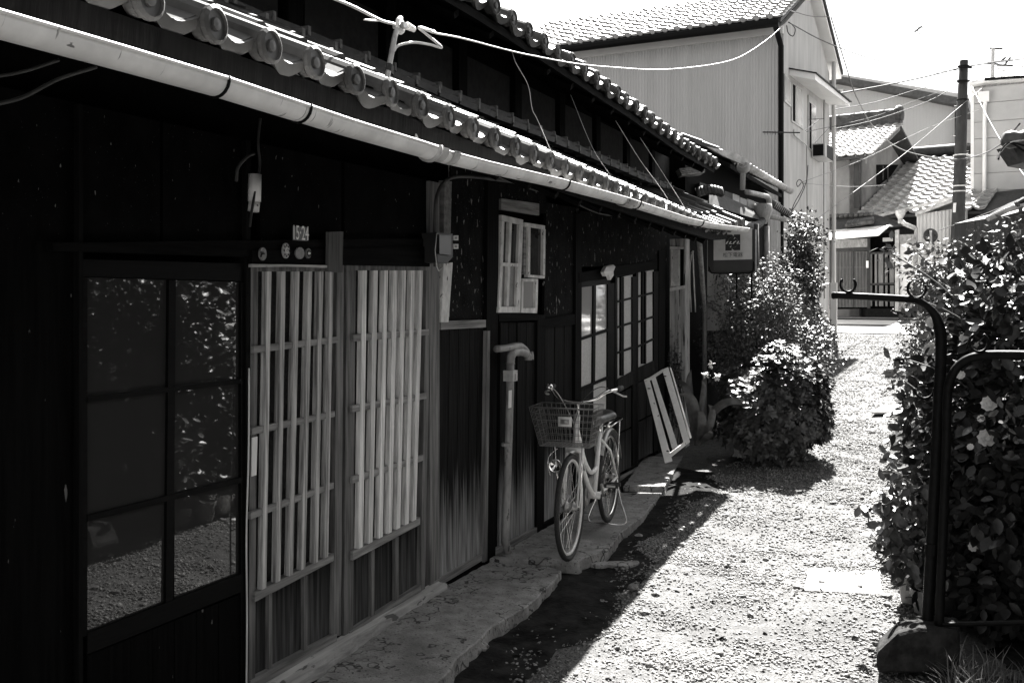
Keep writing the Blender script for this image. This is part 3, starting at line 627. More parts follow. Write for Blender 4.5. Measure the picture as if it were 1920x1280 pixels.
def badge(px, py, rx, ry, mat, label, deco):
    c = onX(px, py, XP); ry = ry*c.length/F*1.0; rx = rx*c.length/F*1.45
    t = thing('round_badge', label, 'badge', c, 'enamel badges above the left lattice door')
    n = 22; pts = [c+Vector((0, math.cos(2*math.pi*k/n)*rx, math.sin(2*math.pi*k/n)*ry)) for k in range(n)]
    part(t, 'disc', MB().prism(pts, (-.008, 0, 0)), mat)
    f = Vector((.002, 0, 0))
    if deco == 1:
        part(t, 'face_mark', MB().ring(c+f+Vector((0, -.003, -.012)), (1, 0, 0), ry*.5, .004, 10, 4, .2, 2.6), m_ink); part(t, 'face_mark', MB().box(c+f+Vector((0, -.01, .006)), .003, .018, .008), m_ink)
    if deco == 2:
        for k in range(8):
            a = k*math.pi/4; part(t, 'spoke', MB().box(c+f+Vector((0, math.cos(a)*rx*.72, math.sin(a)*ry*.72)), .002, .006, .009), m_ink)
        o = obj('letter', text_mesh('G', ry*1.0), m_inkw); o.parent = t; o.matrix_parent_inverse = t.matrix_basis.inverted(); o.matrix_basis = WALLM(c+f*1.5)
    if deco == 3: part(t, 'bar', MB().box(c+f, .002, rx*1.0, .008), m_inkw); part(t, 'inner_ring', MB().ring(c+f, (1, 0, 0), rx*.7, .003, 14, 4), m_ink)
    return t
m_bad = M_('badge_grey', .16, .24, .5, (90, 90, 90)); m_badl = M_('badge_pale', .32, .45, .5, (120, 120, 120))
badge(493.5, 476, 6.5, 11, m_bad, 'leftmost round badge with a dark smile mark', 1); badge(537, 470, 6.5, 13, m_badl, 'pale oval badge with letter and spokes', 2)
badge(563, 474.5, 8.5, 10, m_bad, 'plain grey round badge under the number plate', 0); badge(579, 475, 5, 8.5, m_bad, 'smallest badge with a pale bar, right of the others', 3)
t = tag(obj('name_board', MB().prism([onX(a, b, XP+.012) for a, b in ((617, 435), (644, 434), (642, 511), (616, 509))], (-.018, 0, 0)), M_('weathered_board', .05, .11, .85, VG, bump=.5)), 'weathered blank wooden name board hung between the lattice doors', 'name board')
tag(obj('paper_strip', MB().prism([onX(a, b, WX+.020) for a, b in ((473, 820), (483, 818), (481, 890), (472, 893))], (-.004, 0, 0)), m_inkw), 'white paper strip stuck on the left stile of the darker lattice door', 'paper strip')
# white tube lamp and its cable
t = thing('tube_lamp', 'small white tubular lamp on the post above the left lattice door', 'lamp', onX(477, 360, WX+.04))
def tubep(par, name, px, X, r, mat, n=8, smooth=True): return part(par, name, MB().tube([onX(a, b, X) for a, b in px], r, n), mat, smooth=smooth)
tubep(t, 'diffuser', [(478, 327), (477, 378)], WX+.06, .027, m_tin, 14); tubep(t, 'cap', [(477, 379), (475, 396)], WX+.06, .024, m_white, 12)
def wire(name, pts, r, mat, label, cat='cable', n=5, group=None):
    mb = MB().tube(pts, r, n); mb.sm = True; return tag(obj(name, mb, mat), label, cat, group)
def curve(pts, n=8):          # Catmull-Rom
    P = [Vector(p) for p in pts]; P = [P[0]*2-P[1]]+P+[P[-1]*2-P[-2]]; out = []
    for i in range(1, len(P)-2):
        for k in range(n):
            t = k/n; a, b, c, d = P[i-1:i+3]; out.append(.5*((2*b)+(c-a)*t+(2*a-5*b+4*c-d)*t*t+(3*b-a-3*c+d)*t**3))
    return out+[P[-2]]
m_dcab = M_('grey_black_cable', .05, .09, .6)
wire('cable', curve([onX(a, b, WX+.075) for a, b in ((488, 222), (484, 270), (487, 310), (480, 350), (472, 395), (468, 425))]), .006, m_wireb, 'black cable crossing the white tube lamp')
wire('cable', curve([onX(a, b, WX+.05) for a, b in ((477, 288), (462, 296), (446, 315), (443, 340))]), .007, m_dcab, 'short grey cable bend left of the tube lamp')
wire('cable', curve([onX(a, b, WX+.45) for a, b in ((-30, 200), (40, 183), (110, 148), (180, 126))]), .006, m_dcab, 'lower slack cable under the gutter at far left')
wire('cable', curve([onX(a, b, WX+.45) for a, b in ((-30, 147), (40, 135), (110, 113))]), .005, m_dcab, 'upper slack cable under the gutter at far left')
wire('ground_wire', curve([onX(a, b, WX+.03) for a, b in ((467, 690), (466, 850), (462, 1000), (463, 1150), (462, 1300))]), .004, m_wire, 'thin pale wire running down beside the left lattice door')
wire('cable', curve([onX(a, b, WX+.05) for a, b in ((816, 500), (815, 420), (820, 365), (840, 336), (880, 331), (940, 338), (1010, 347))]), .011, m_dcab, 'thick grey cable arching over to the meter box')
wire('cable', curve([onX(a, b, WX+.45) for a, b in ((930, 331), (1000, 352), (1060, 370), (1130, 392), (1200, 405), (1290, 424))]), .006, m_dcab, 'thin cable slung below the far gutter, upper one')
wire('cable', curve([onX(a, b, WX+.42) for a, b in ((935, 333), (1000, 356), (1050, 366), (1120, 399), (1200, 412), (1290, 428))]), .005, m_dcab, 'thin cable slung below the far gutter, lower one')
t = thing('meter_box', 'dark electric meter box with two small labels beside the casement windows', 'meter box', onX(835, 465, WX))
part(t, 'case', MB().prism([onX(a, b, WX+.11) for a, b in ((820, 436), (849, 438), (849, 482), (838, 494), (820, 492))], (-.1, 0, 0)), M_('meter_case', .012, .02, .5))
part(t, 'cover', MB().prism([onX(a, b, WX+.125) for a, b in ((824, 440), (846, 442), (846, 478), (824, 476))], (-.014, 0, 0)), M_('meter_cover', .014, .02, .35))
for k, (a, b) in enumerate(((855, 446), (855, 462))): part(t, 'label_plate', MB().prism([onX(a+i*4.5, b+j*4.5, WX+.035) for i, j in ((-1, -1), (1, -1), (1, 1), (-1, 1))], (-.02, 0, 0)), m_sign); part(t, 'label_print', MB().prism([onX(a+i*2.2, b+j*2.2, WX+.036) for i, j in ((-1, -1), (1, -1), (1, 1), (-1, 1))], (-.001, 0, 0)), m_bad)
tubep(t, 'drop_wire', [(819, 437), (816, 470), (819, 500), (823, 508), (830, 500)], WX+.12, .003, m_wire, 5)
# vent pipe with elbows on the wall
XQ = WX+.10
t = thing('drain_pipe', 'grey pipe standing against the planks, with an elbow and a short branch on top', 'pipe', onX(953, 1040, XQ))
D = lambda a, b: onX(a, b, XQ)
part(t, 'riser', MB().tube([D(957, 676), D(956, 740), D(952, 880), D(947, 1005), D(947, 1015), D(954, 1042)], [.026, .027, .025, .026, .026, .028], 12), m_pipe, smooth=True)
part(t, 'collar', MB().tube([D(957, 700), D(957, 712)], .038, 12), m_pipe); part(t, 'collar', MB().tube([D(949, 830), D(949, 836)], .031, 12), m_pipe)
part(t, 'collar', MB().box(D(957, 704), .07, .075, .07), m_gutd)
part(t, 'elbow', MB().tube(curve([D(957, 682), D(958, 668), D(963, 661), D(975, 659), D(986, 662)], 5), [.028+.004*(i % 7 == 0) for i in range(21)], 12), m_pipe, smooth=True)
part(t, 'branch', MB().tube([D(986, 661)+Vector((.0, .0, 0)), D(990, 668), D(990, 675)], .026, 10), m_pipe, smooth=True); part(t, 'branch', MB().tube([D(995, 660), D(996, 668), D(996, 674)], .018, 10), m_pipe, smooth=True)
q = D(986, 661); part(t, 'wall_branch', MB().tube(curve([onX(930, 654, XQ-.02), onX(950, 652, XQ), D(972, 648), D(981, 652), D(988, 660)], 4), .023, 10), m_pipe, smooth=True)
part(t, 'sticker', MB().prism([onX(a, b, XQ+.028) for a, b in ((955, 732), (960, 731), (959, 764), (954, 765))], (-.006, 0, 0)), m_inkw)
# rag
t = MB(); pts = [onX(a, b, WX+.07) for a, b in ((1132, 510), (1138, 499), (1150, 496), (1154, 500), (1149, 507), (1151, 516), (1145, 525), (1141, 514), (1136, 518))]
c = sum(pts, Vector())/len(pts)+Vector((.03, 0, 0)); n = len(pts); t.add(pts+[c], [(i, (i+1) % n, n) for i in range(n)]); t.add([p-Vector((.03, 0, 0)) for p in pts], [tuple(range(n-1, -1, -1))]); 
t.f += [(i, (i+1) % n, n+1+(i+1) % n, n+1+i) for i in range(n)]
tag(obj('rag', t, m_inkw), 'crumpled white rag on the door head behind the bicycle', 'rag')
# white leaning frame
t = thing('slatted_frame', 'white painted wooden frame of three boards leaning by the far doors', 'frame', onZ(1255, 868, .03))
m_fwhite = M_('fresh_white_paint', .70, .84, .6, (14, 14, 8), bump=.2, fleck=((40, 40, 26), .70, .2))
def lean(px, d0, d1): return [dep(a, b, d1 if i < 2 else d0) for i, (a, b) in enumerate(px)]
off = (FW*.022)
for q in ([(1208, 712), (1217, 708), (1261, 864), (1247, 868)], [(1221, 709), (1229, 706), (1271, 836), (1261, 842)], [(1242, 693), (1253, 688), (1292, 822), (1282, 828)]): part(t, 'board', MB().prism(lean(q, 9.05, 9.45), off), m_fwhite)
part(t, 'cross_bar', MB().prism(lean([(1216, 709), (1243, 692), (1244, 697), (1218, 714)], 9.45, 9.47), off), m_fwhite)
part(t, 'cross_bar', MB().prism(lean([(1255, 850), (1292, 822), (1294, 828), (1258, 857)], 9.08, 9.08), off), m_fwhite)
part(t, 'edge_board', MB().prism(lean([(1256, 688), (1259, 690), (1297, 820), (1294, 822)], 9.08, 9.47), FW*.06), m_fwhite)
for a, b in ((1217, 728), (1247, 705), (1252, 845)): part(t, 'hinge', MB().box(dep(a, b, 9.38 if b < 800 else 9.06), .022, .022, .008), m_iron)
# curved broken tile pieces by the bicycle
def wedge(px, py, rx, ry, a0, a1, z0, z1, label):
    c = onZ(px, py, z1); s = onZ(px+rx, py, z1)-c; R_ = s.length; pts = [c+Vector((math.cos(a)*R_*1.0, math.sin(a)*R_*.9, 0)) for a in np.linspace(a0, a1, 14)]
    o = obj('stone_curb', MB().prism(pts, (0, 0, z0-z1)), m_conc); bevel(o, .008, 2); return tag(o, label, 'curb stone', 'rounded curb stones beside the bicycle')
wedge(1122, 1052, 26, 10, 2.7, 6.1, -.12, -.03, 'half round grey curb stone nearer the front wheel'); wedge(1163, 1051, 36, 12, 3.6, 6.9, -.12, -.03, 'half round grey curb stone nearer the sunlit gravel')
for k, (a, b, s) in enumerate(((905, 1212, .03), (895, 1218, .02), (1095, 1052, .035), (1197, 1006, .035), (1187, 1100, .03))):
    mb = MB(); c = onZ(a, b, -.05); 
    for i in range(7):
        for j in range(10):
            th = math.pi*i/6; ph = 2*math.pi*j/10; r = s*(.8+.4*random.random()); mb.v.append((c.x+r*math.sin(th)*math.cos(ph), c.y+r*math.sin(th)*math.sin(ph), c.z+.7*r*math.cos(th)))
    for i in range(6):
        for j in range(10): mb.f.append((i*10+j, i*10+(j+1) % 10, (i+1)*10+(j+1) % 10, (i+1)*10+j))
    tag(obj('loose_stone', mb, m_conc), ['fist sized stone at the crumbled slab edge, larger', 'small stone at the crumbled slab edge', 'angular stone by the slab end under the bicycle', 'pale stone in the shaded gravel right of the bicycle', 'pale stone in the shade near the sunlit edge'][k], 'stone', 'loose stones by the slabs')

# ------------------------------------------------------------------ bicycle (local: +y forward, x right, z up; front axle at origin height)
fc = onZ(1069, 1049, .025); rc = onZ(1151, 968, .025); hd = (fc-rc); hd.z = 0; hd.normalize(); rx_ = hd.cross(UP)
BM = Matrix(((rx_.x, hd.x, 0, fc.x), (rx_.y, hd.y, 0, fc.y), (0, 0, 1, .025), (0, 0, 0, 1)))
bike = thing('bicycle', 'white city bicycle with wire basket parked against the black plank wall', 'bicycle', fc); 
WB = 1.13; R = .335
def bp(name, mb, mat, par=None, smooth=True):
    mb.v = [tuple(BM @ Vector(v)) for v in mb.v]; mb.sm = smooth; return part(par or bike, name, mb, mat)
def T(pts, r, n=8): return MB().tube(pts, r, n)
for yc in (0, -WB):
    w = bp('wheel', MB().ring((0, yc, R), (1, 0, 0), R-.017, .0175, 44, 8), m_rub)
    bp('rim', MB().ring((0, yc, R), (1, 0, 0), R-.042, .011, 44, 6), m_chrome if yc else m_bike, w)
    mb = MB(); hr = .035 if yc == 0 else .025
    for k in range(28):
        a = 2*math.pi*k/28; a2 = a+(.5 if k % 2 else -.5); sx = .03*(1 if k % 4 < 2 else -1)
        mb.tube([(sx, yc+math.cos(a2)*hr, R+math.sin(a2)*hr), (0, yc+math.cos(a)*(R-.05), R+math.sin(a)*(R-.05))], .0013, 4, False)
    bp('spokes', mb, m_chrome, w)
    bp('hub', MB().lathe((-.05, yc, R), (1, 0, 0), [(.001, 0), (.022, .005), (.022, .02), (hr, .022), (hr, .03), (.028 if yc == 0 else .018, .034), (.028 if yc == 0 else .018, .066), (hr, .07), (hr, .078), (.02, .08), (.014, .1), (.001, .1)], 16), m_steel, w)
# fenders
def fender(yc, a0, a1, name):
    mb = MB(); n = 20; k = 7
    for i in range(n+1):
        a = a0+(a1-a0)*i/n
        for j in range(k):
            t = -1+2*j/(k-1); rr = R+.022-.012*t*t; mb.v.append((t*.024, yc+math.cos(a)*rr, R+math.sin(a)*rr))
    for i in range(n):
        for j in range(k-1): q = i*k+j; mb.f.append((q, q+1, q+k+1, q+k))
    o = bp(name, mb, m_steel); s = o.modifiers.new('s', 'SOLIDIFY'); s.thickness = .002
fender(0, 1.45, 2.6, 'front_fender'); fender(-WB, .6, 2.9, 'rear_fender')
BBy, BBz = -.66, .285; ST = (0, -.82, .70); HT0 = (0, -.125, .69); HT1 = (0, -.185, .90)
fr = bp('frame', T([HT0, HT1], .0195, 10), m_bike)
bp('lower_tube', T(curve([(0, -.145, .74), (0, -.35, .50), (0, -.55, .335), (0, BBy, BBz)], 6), .0175, 10), m_bike, fr)
bp('upper_tube', T(curve([(0, -.165, .82), (0, -.36, .585), (0, -.52, .475), (0, -.62, .455), (0, -.735, .47)], 6), .015, 10), m_bike, fr)
bp('seat_tube', T([(0, BBy, BBz), ST], .0175, 10), m_bike, fr)
for s in (-1, 1):
    bp('chain_stay', T([(s*.022, BBy, BBz), (s*.055, -.85, .31), (s*.06, -WB, R)], .010, 8), m_bike, fr)
    bp('seat_stay', T([(s*.018, -.80, .655), (s*.055, -.93, .56), (s*.06, -WB, R)], .008, 8), m_bike, fr)
    bp('fork_blade', T(curve([(s*.045, -.115, .675), (s*.05, -.075, .55), (s*.05, -.02, .38), (s*.05, 0, R)], 5), [.015]*6+[.014]*6+[.011]*4, 8), m_bike, fr)
    bp('fender_stay', T([(s*.06, -WB, R), (s*.03, -WB-.22, R+.27)], .0022, 5), m_chrome)
    bp('basket_stay', T([(s*.055, .0, R), (s*.08, .03, .55), (s*.09, .045, .73)], .004, 6), m_chrome)
bp('fork_crown', MB().box((0, -.118, .68), .115, .04, .03), m_bike, fr); bp('bottom_bracket', MB().lathe((-.04, BBy, BBz), (1, 0, 0), [(.001, 0), (.026, 0), (.026, .08), (.001, .08)], 12), m_bike, fr)
bp('seat_post', T([ST, (0, -.85, .775)], .0125, 8), m_chrome)
# saddle
mb = MB(); n = 12; k = 14
for i in range(n+1):
    t = i/n; y = -.71-.27*t; w = .022+.088*max(0, (t-.18)/.82)**1.25; h = .79+.02*t-.012*math.sin(math.pi*t)
    if i == 0: w = .012
    if i == n: w = .085
    for j in range(k):
        a = 2*math.pi*j/k; mb.v.append((w*math.cos(a), y-(.02*math.sin(a) if i == n else 0), h+(.038 if math.sin(a) > 0 else .03)*math.sin(a)))
for i in range(n):
    for j in range(k): mb.f.append((i*k+j, i*k+(j+1) % k, (i+1)*k+(j+1) % k, (i+1)*k+j))
mb.f += [tuple(range(k-1, -1, -1)), tuple(n*k+j for j in range(k))]; sd = bp('saddle', mb, m_leath)
for s in (-1, 1): bp('saddle_spring', T([(s*.04, -.93, .765), (s*.04, -.92, .72)], .014, 8), m_chrome, sd)
# handlebar, stem, grips, levers, bell
bp('stem', T([HT1, (0, -.20, .955), (0, -.165, .985)], .0125, 8), m_chrome)
hb = curve([(-.235, -.44, 1.055), (-.225, -.33, 1.055), (-.18, -.22, 1.045), (-.11, -.17, 1.0), (0, -.16, .985), (.11, -.17, 1.0), (.18, -.22, 1.045), (.225, -.33, 1.055), (.235, -.44, 1.055)], 5)
bar = bp('handlebar', T(hb, .011, 8), m_chrome)
for s in (-1, 1):
    bp('grip', T([(s*.227, -.345, 1.056), (s*.236, -.46, 1.056)], .0165, 10), m_rub, bar)
    bp('brake_lever', T(curve([(s*.215, -.29, 1.045), (s*.25, -.30, 1.03), (s*.265, -.37, 1.01), (s*.27, -.45, 1.0)], 4), .006, 6), m_steel, bar)
    bp('brake_cable', T(curve([(s*.215, -.28, 1.05), (s*.17, -.12, 1.09), (s*.08, -.06, 1.02), (0, -.10, .84), (0, -.11, .70)], 5), .003, 5), m_wireb if s < 0 else m_steel, bar)
bp('bell', MB().lathe((.205, -.235, 1.058), (0, 0, 1), [(.001, .035), (.014, .033), (.024, .022), (.027, .008), (.026, .0), (.008, -.004)], 14), m_chrome, bar)
# basket: tapering wire box
bk = MB(); tw, bw2, td, bd_ = .205, .16, .28, .20; zt, zb = .985, .735; y0 = -.06
m_bask = M_('dark_wire', .16, .26, .45, (30, 30, 30), metal=.5)
bas = bp('basket', MB().tube([(-tw, y0, zt), (tw, y0, zt), (tw, y0+td, zt+.0), (-tw, y0+td, zt), (-tw, y0, zt)], .004, 6), m_bask)
def bw_(t, z):   # corner ring at height fraction z, position t around
    k = z; w = bw2+(tw-bw2)*k; dd = bd_+(td-bd_)*k; zz = zb+(zt-zb)*k; per = [(-w, y0), (w, y0), (w, y0+dd), (-w, y0+dd)]
    t = t % 4; i = int(t); f = t-i; a, b = per[i], per[(i+1) % 4]; return (a[0]+(b[0]-a[0])*f, a[1]+(b[1]-a[1])*f, zz)
mb = MB()
for z in (0, .17, .34, .51, .68, .84): mb.tube([bw_(q, z) for q in (0, 1, 2, 3, 4)], .0017, 5, False)
for i in range(4):
    m = 13 if i % 2 == 0 else 9
    for j in range(m): t = i+j/m; mb.tube([bw_(t, 0), bw_(t, 1)], .0013, 4, False)
for j in range(12):
    x = -bw2+2*bw2*(j+.5)/12; mb.tube([(x, y0, zb), (x, y0+bd_, zb)], .0018, 4, False)
for j in range(7):
    y = y0+bd_*(j+.5)/7; mb.tube([(-bw2, y, zb), (bw2, y, zb)], .0018, 4, False)
bp('wires', mb, m_bask, bas); bp('badge', MB().box((-.02, y0+td*.93, .90), .085, .006, .06), m_tin, bas); bp('badge_print', MB().box((-.02, y0+td*.93+.004, .90), .055, .003, .03), m_steel, bas)
# lamp, rack, chain case, cranks, pedals, stand
lp = bp('lamp', MB().lathe((.085, .02, .60), (0, 1, 0), [(.001, -.07), (.018, -.065), (.034, -.02), (.042, .02), (.044, .03), (.040, .032), (.03, .02), (.001, .012)], 16), m_chrome); bp('lamp_guard', T(curve([(.085, -.01, .70), (.125, .04, .66), (.13, .055, .60), (.12, .04, .53)], 5), .003, 5), m_chrome, lp); bp('lamp_bracket', T([(.05, -.02, .42), (.07, -.01, .55)], .005, 6), m_steel, lp)
rk = bp('rack', T([(-.065, -.92, .735), (-.065, -1.30, .745), (.065, -1.30, .745), (.065, -.92, .735), (-.065, -.92, .735)], .0055, 6), m_chrome)
for x in (-.022, .022): bp('rack_rod', T([(x, -.92, .735), (x, -1.30, .745)], .004, 6), m_chrome, rk)
for s in (-1, 1): bp('rack_stay', T([(s*.065, -1.20, .742), (s*.065, -WB, R)], .005, 6), m_chrome, rk); bp('rack_stay', T([(s*.03, -.92, .735), (s*.015, -.815, .67)], .005, 6), m_chrome, rk)
bp('chainwheel', MB().lathe((.045, BBy, BBz), (1, 0, 0), [(.02, 0), (.075, 0), (.08, .003), (.075, .006), (.02, .006)], 28), m_steel)
bp('chain_case', MB().prism([(.060, BBy+.10, BBz-.03), (.060, BBy+.09, BBz+.07), (.060, BBy, BBz+.10), (.060, -WB, R+.045), (.060, -WB-.02, R), (.060, -WB, R-.03), (.060, BBy, BBz-.09)], (.012, 0, 0)), m_steel, smooth=False)
bp('crank', T([(.085, BBy, BBz), (.10, BBy-.12, BBz-.10)], .010, 6), m_steel); bp('crank', T([(-.065, BBy, BBz), (-.08, BBy+.12, BBz+.10)], .010, 6), m_steel)
for s, y, z in ((1, BBy-.12, BBz-.10), (-1, BBy+.12, BBz+.10)):
    pd = bp('pedal', MB().box((s*.155, y, z), .02, .085, .018), m_rub, smooth=False)
    for dy in (-.035, .035): bp('tread', MB().box((s*.155, y+dy, z), .095, .022, .026), m_rub, pd, smooth=False)
    bp('reflector', MB().box((s*.155, y+.047, z), .06, .004, .014), m_gutd, pd, smooth=False)
bp('stand', T(curve([(-.06, -WB, R-.02), (-.09, -WB+.02, .18), (-.14, -WB+.06, .012), (0, -WB+.09, .006), (.14, -WB+.06, .012), (.09, -WB+.02, .18), (.06, -WB, R-.02)], 5), .0065, 6), m_chrome)
# ------------------------------------------------------------------ mast with insulator, service cable
t = thing('service_mast', 'thin steel mast with an insulator rising through the near eaves', 'mast', gpt(706, 252))
MX = -2.02
Dm = lambda a, b: onX(a, b, MX)
part(t, 'pole', MB().tube([Dm(703, 246), Dm(722, 165), Dm(740, 70), Dm(751, 33)], .011, 8), m_steel, smooth=True)
part(t, 'tape', MB().tube([Dm(727.5, 133), Dm(730, 121)], .0125, 8), m_rub)
part(t, 'clamp', MB().tube([Dm(672, 190), Dm(700, 188), Dm(722, 192)], .007, 6), m_steel)
c = Dm(750, 49); part(t, 'insulator', MB().ring(c, (RT-FW*.3), .026, .009, 20, 8).ring(c+Vector((.0, .012, 0)), (RT-FW*.3), .020, .008, 20, 8), m_inkw, smooth=True); part(t, 'insulator_pin', MB().box(c, .05, .03, .02), m_steel)
mb = MB()
for k in range(5): mb.ring(Dm(763+k*3.2, 49+k*1.6), Dm(790, 60)-Dm(760, 47), .012-.001*k, .004, 12, 5)
part(t, 'binding', mb, m_wire, smooth=True)
wire('service_cable', curve([dep(600, -12, 3.4), dep(660, 12, 3.6), dep(712, 38, 3.75), dep(740, 46, 3.83)]), .006, m_wire, 'pale cable running from the mast out of the top of the picture')
wire('cable_tail', curve([Dm(683, 37.5), Dm(700, 39), Dm(715, 39)]), .004, m_wire, 'short loose cable end left of the mast insulator')
wire('service_cable', curve([Dm(785, 51), dep(815, 62, 4.0), dep(870, 73, 4.5), dep(1000, 105, 5.6), dep(1130, 125, 7.2), dep(1270, 129, 10.0), dep(1380, 110, 14.5), dep(1440, 73, 17.5), dep(1470, 46, 18.9)], 10), .0040, m_wire, 'long pale cable sagging from the mast to the pale two storey house')
wire('cable_loop', curve([Dm(739, 95), Dm(748, 85), Dm(775, 80), Dm(805, 84), Dm(827, 90), Dm(823, 84), Dm(800, 65), Dm(786, 52), Dm(815, 60)], 6), .006, m_wire, 'pale cable loop hanging behind the mast')
wl = ['twisted pale wire hanging down from the upper eaves, nearest one', 'faint thin wire from the upper eaves, second one', 'thin pale wire from upper eaves to gutter, third one', 'thin pale wire from upper eaves to gutter, farthest one']
for k, (pts, r) in enumerate((([(960, 97, -2.5), (968, 120, -2.45), (990, 160, -2.4), (998, 205, -2.35), (1010, 230, -2.3), (1054, 334, -2.12)], .0024), ([(1070, 178, -2.5), (1110, 275, -2.3), (1145, 330, -2.15)], .0012), ([(1154, 226, -2.5), (1200, 300, -2.35), (1250, 370, -2.2), (1262, 410, -2.15)], .0022), ([(1200, 258, -2.5), (1240, 320, -2.35), (1290, 400, -2.15), (1296, 418, -2.12)], .0022))):
    wire('tie_wire', curve([onX(a, b, X) for a, b, X in pts], 6), r, m_wire, wl[k], 'wire', group='wires tied from the upper eaves')
# ------------------------------------------------------------------ house B, the next row house
hB = thing('row_house', 'second dark row house beyond the bushes with stacked small roofs and downpipes', 'house', (-3, 14, .2))
part(hB, 'wall', MB().box((-3.3, 14.05, 1.72), 1.0, 5.6, 3.4), m_char); part(hB, 'wall', MB().box((-3.3, 10.83, 1.4), .98, .83, 2.8), m_char)
def corr(P0, P1, z0, z1, pitch=.075, amp=.012, nrm=None, zt=None):
    P0, P1 = Vector(P0), Vector(P1); L = (P1-P0).length; t = (P1-P0)/L; nrm = Vector(nrm); n = int(L/pitch)*4; mb = MB()
    for i in range(n+1):
        s = L*i/n; ph = [0, 1, 1, 0][i % 4]; p = P0+t*s+nrm*(amp*ph); zz = zt(s) if zt else z1; mb.v += [(p.x, p.y, z0), (p.x, p.y, zz)]
    for i in range(n): mb.f.append((2*i, 2*i+2, 2*i+3, 2*i+1))
    return mb
m_corr = M_('grey_corrugated_sheet', .16, .30, .55, (6, 6, 2), metal=.2)
yA = onX(1443, 480, -2.72).y
part(hB, 'corrugated_wall', corr((-2.72, yA, 0), (-2.72, 17.6, 0), .3, 3.3, .11, .02, (1, 0, 0)), m_corr)
part(hB, 'door_panel', MB().prism([onY(a, b, 11.6) for a, b in ((1326, 445), (1366, 445), (1366, 620), (1326, 620))], (0, .04, 0)), M_('pale_sheet_door', .30, .42, .6, (9, 9, 2)))
for k, q in enumerate(([(1343, 516), (1346, 515), (1344, 526), (1341, 525)], [(1348, 514), (1352, 514), (1350, 520), (1347, 519)], [(1350, 520), (1353, 524), (1358, 528), (1356, 533), (1353, 529)])):
    part(hB, 'scrawl', MB().prism([onY(a, b, 11.595) for a, b in q], (0, .003, 0)), m_ink)
# upper roof B with gutter
BX = -2.52
ysB = [12.55, 16.7]; mb = MB()
for y in ysB:
    e = Vector((BX-.03, y, 3.36)); q = e+ups(0)*2.6; mb.v += [tuple(e), tuple(q), tuple(q-Vector((0, 0, .06))), tuple(e-Vector((0, 0, .06)))]
mb.f += [(0, 1, 5, 4), (1, 2, 6, 5), (2, 3, 7, 6), (3, 0, 4, 7), (0, 1, 2, 3), (7, 6, 5, 4)]
rB = part(hB, 'upper_roof', mb, m_beam); y = 12.6
while y < 16.6: 
    tile_roof(rB, [((BX, y, 3.41+.012*(y-12.4)), Vector((0, 1, .012)))], 3, .235, ups); y += .262
p0 = dep(1392, 305, 12.2); p1 = dep(1482, 357, 16.0)
part(rB, 'gutter', half_tube([p0, p0.lerp(p1, .5), p1], .06), m_gutd); 
part(rB, 'gutter_cover', MB().prism([dep(1326, 275, 11.9), dep(1378, 286, 12.1), dep(1402, 300, 12.25), dep(1400, 312, 12.25), dep(1356, 292, 12.0)], FW*.05), m_gutd)
dp = part(hB, 'downpipe', MB().tube([dep(1394, 312, 12.3), dep(1393, 325, 12.3), dep(1392, 356, 12.3)], [.05, .034, .034], 12), m_pipe, 'upper pale downpipe between the two roofs', smooth=True)
part(dp, 'hopper', MB().lathe(dep(1394, 313, 12.3), (0, 0, -1), [(.075, -.05), (.085, 0), (.08, .04), (.04, .08)], 14), m_pipe, smooth=True)
# lower roof B : row of box cap tiles, tiles under it, gutter
capA = dep(1312, 347, 11.7); capB = dep(1440, 392, 13.6); n = 9
lB = part(hB, 'lower_roof', MB().prism([dep(1330, 356, 11.9), dep(1440, 400, 13.7), dep(1434, 415, 13.2), dep(1330, 385, 11.6)], FW*.5), m_tiled)
for i in range(n):
    a = capA.lerp(capB, i/n); b = capA.lerp(capB, (i+1)/n-.008); u_ = (b-a); dz = .03*math.sin(i*2.2)
    part(lB, 'cap_tile', MB().prism([a+UP*(.035+dz*.3), b+UP*(.035+dz*.3), b-UP*.075, a-UP*.075], FW*.22), m_pipe if i > 3 else m_tiled)
for i in range(8):
    a = dep(1308+i*6.0, 352-4*math.sin(i/7*3.14), 11.55); part(lB, 'round_tile', MB().tube([a, a+Vector((.03, -.02, -.10))], [.030, .034], 8), m_tile, smooth=True)
for i in range(12): 
    a = dep(1442+i*3.2, 378+i*2.2, 14+.2*i); part(lB, 'round_tile', MB().tube([a, a+Vector((.09, 0, -.05))], .05, 8), m_tile, smooth=True)
part(lB, 'gutter', half_tube([dep(1440, 402, 13.7), dep(1482, 412, 16)], .055), m_gutd)
part(lB, 'lead_pipe', MB().tube(curve([dep(1428, 397, 13.2), dep(1440, 392, 13.3), dep(1441, 372, 13.3), dep(1428, 366, 13.1), dep(1400, 360, 12.6)], 5), .034, 10), m_pipe, smooth=True)
part(lB, 'hopper', MB().lathe(dep(1430, 398, 13.2), (0, 0, -1), [(.001, -.12), (.12, -.11), (.13, -.02), (.10, .06), (.05, .16)], 16), m_pipe, smooth=True)
part(lB, 'lead_pipe', MB().tube(curve([dep(1430, 412, 13.2), dep(1420, 422, 12.9), dep(1395, 425, 12.4), dep(1366, 424, 11.9)], 5), .055, 10), m_tiled, smooth=True)
for k, (a, b, r, l) in enumerate((((1437, 424, 13.2), (1438, 560, 13.2), .038, 'pale downpipe beside the corrugated wall'), ((1418, 420, 12.4), (1420, 560, 12.4), .03, 'dark downpipe behind the sign'))):
    p, q = dep(*a), dep(*b); part(hB, 'downpipe', MB().tube([p, q, Vector((q.x, q.y, .2))], r, 12), m_pipe if k == 0 else m_tiled, l, smooth=True)
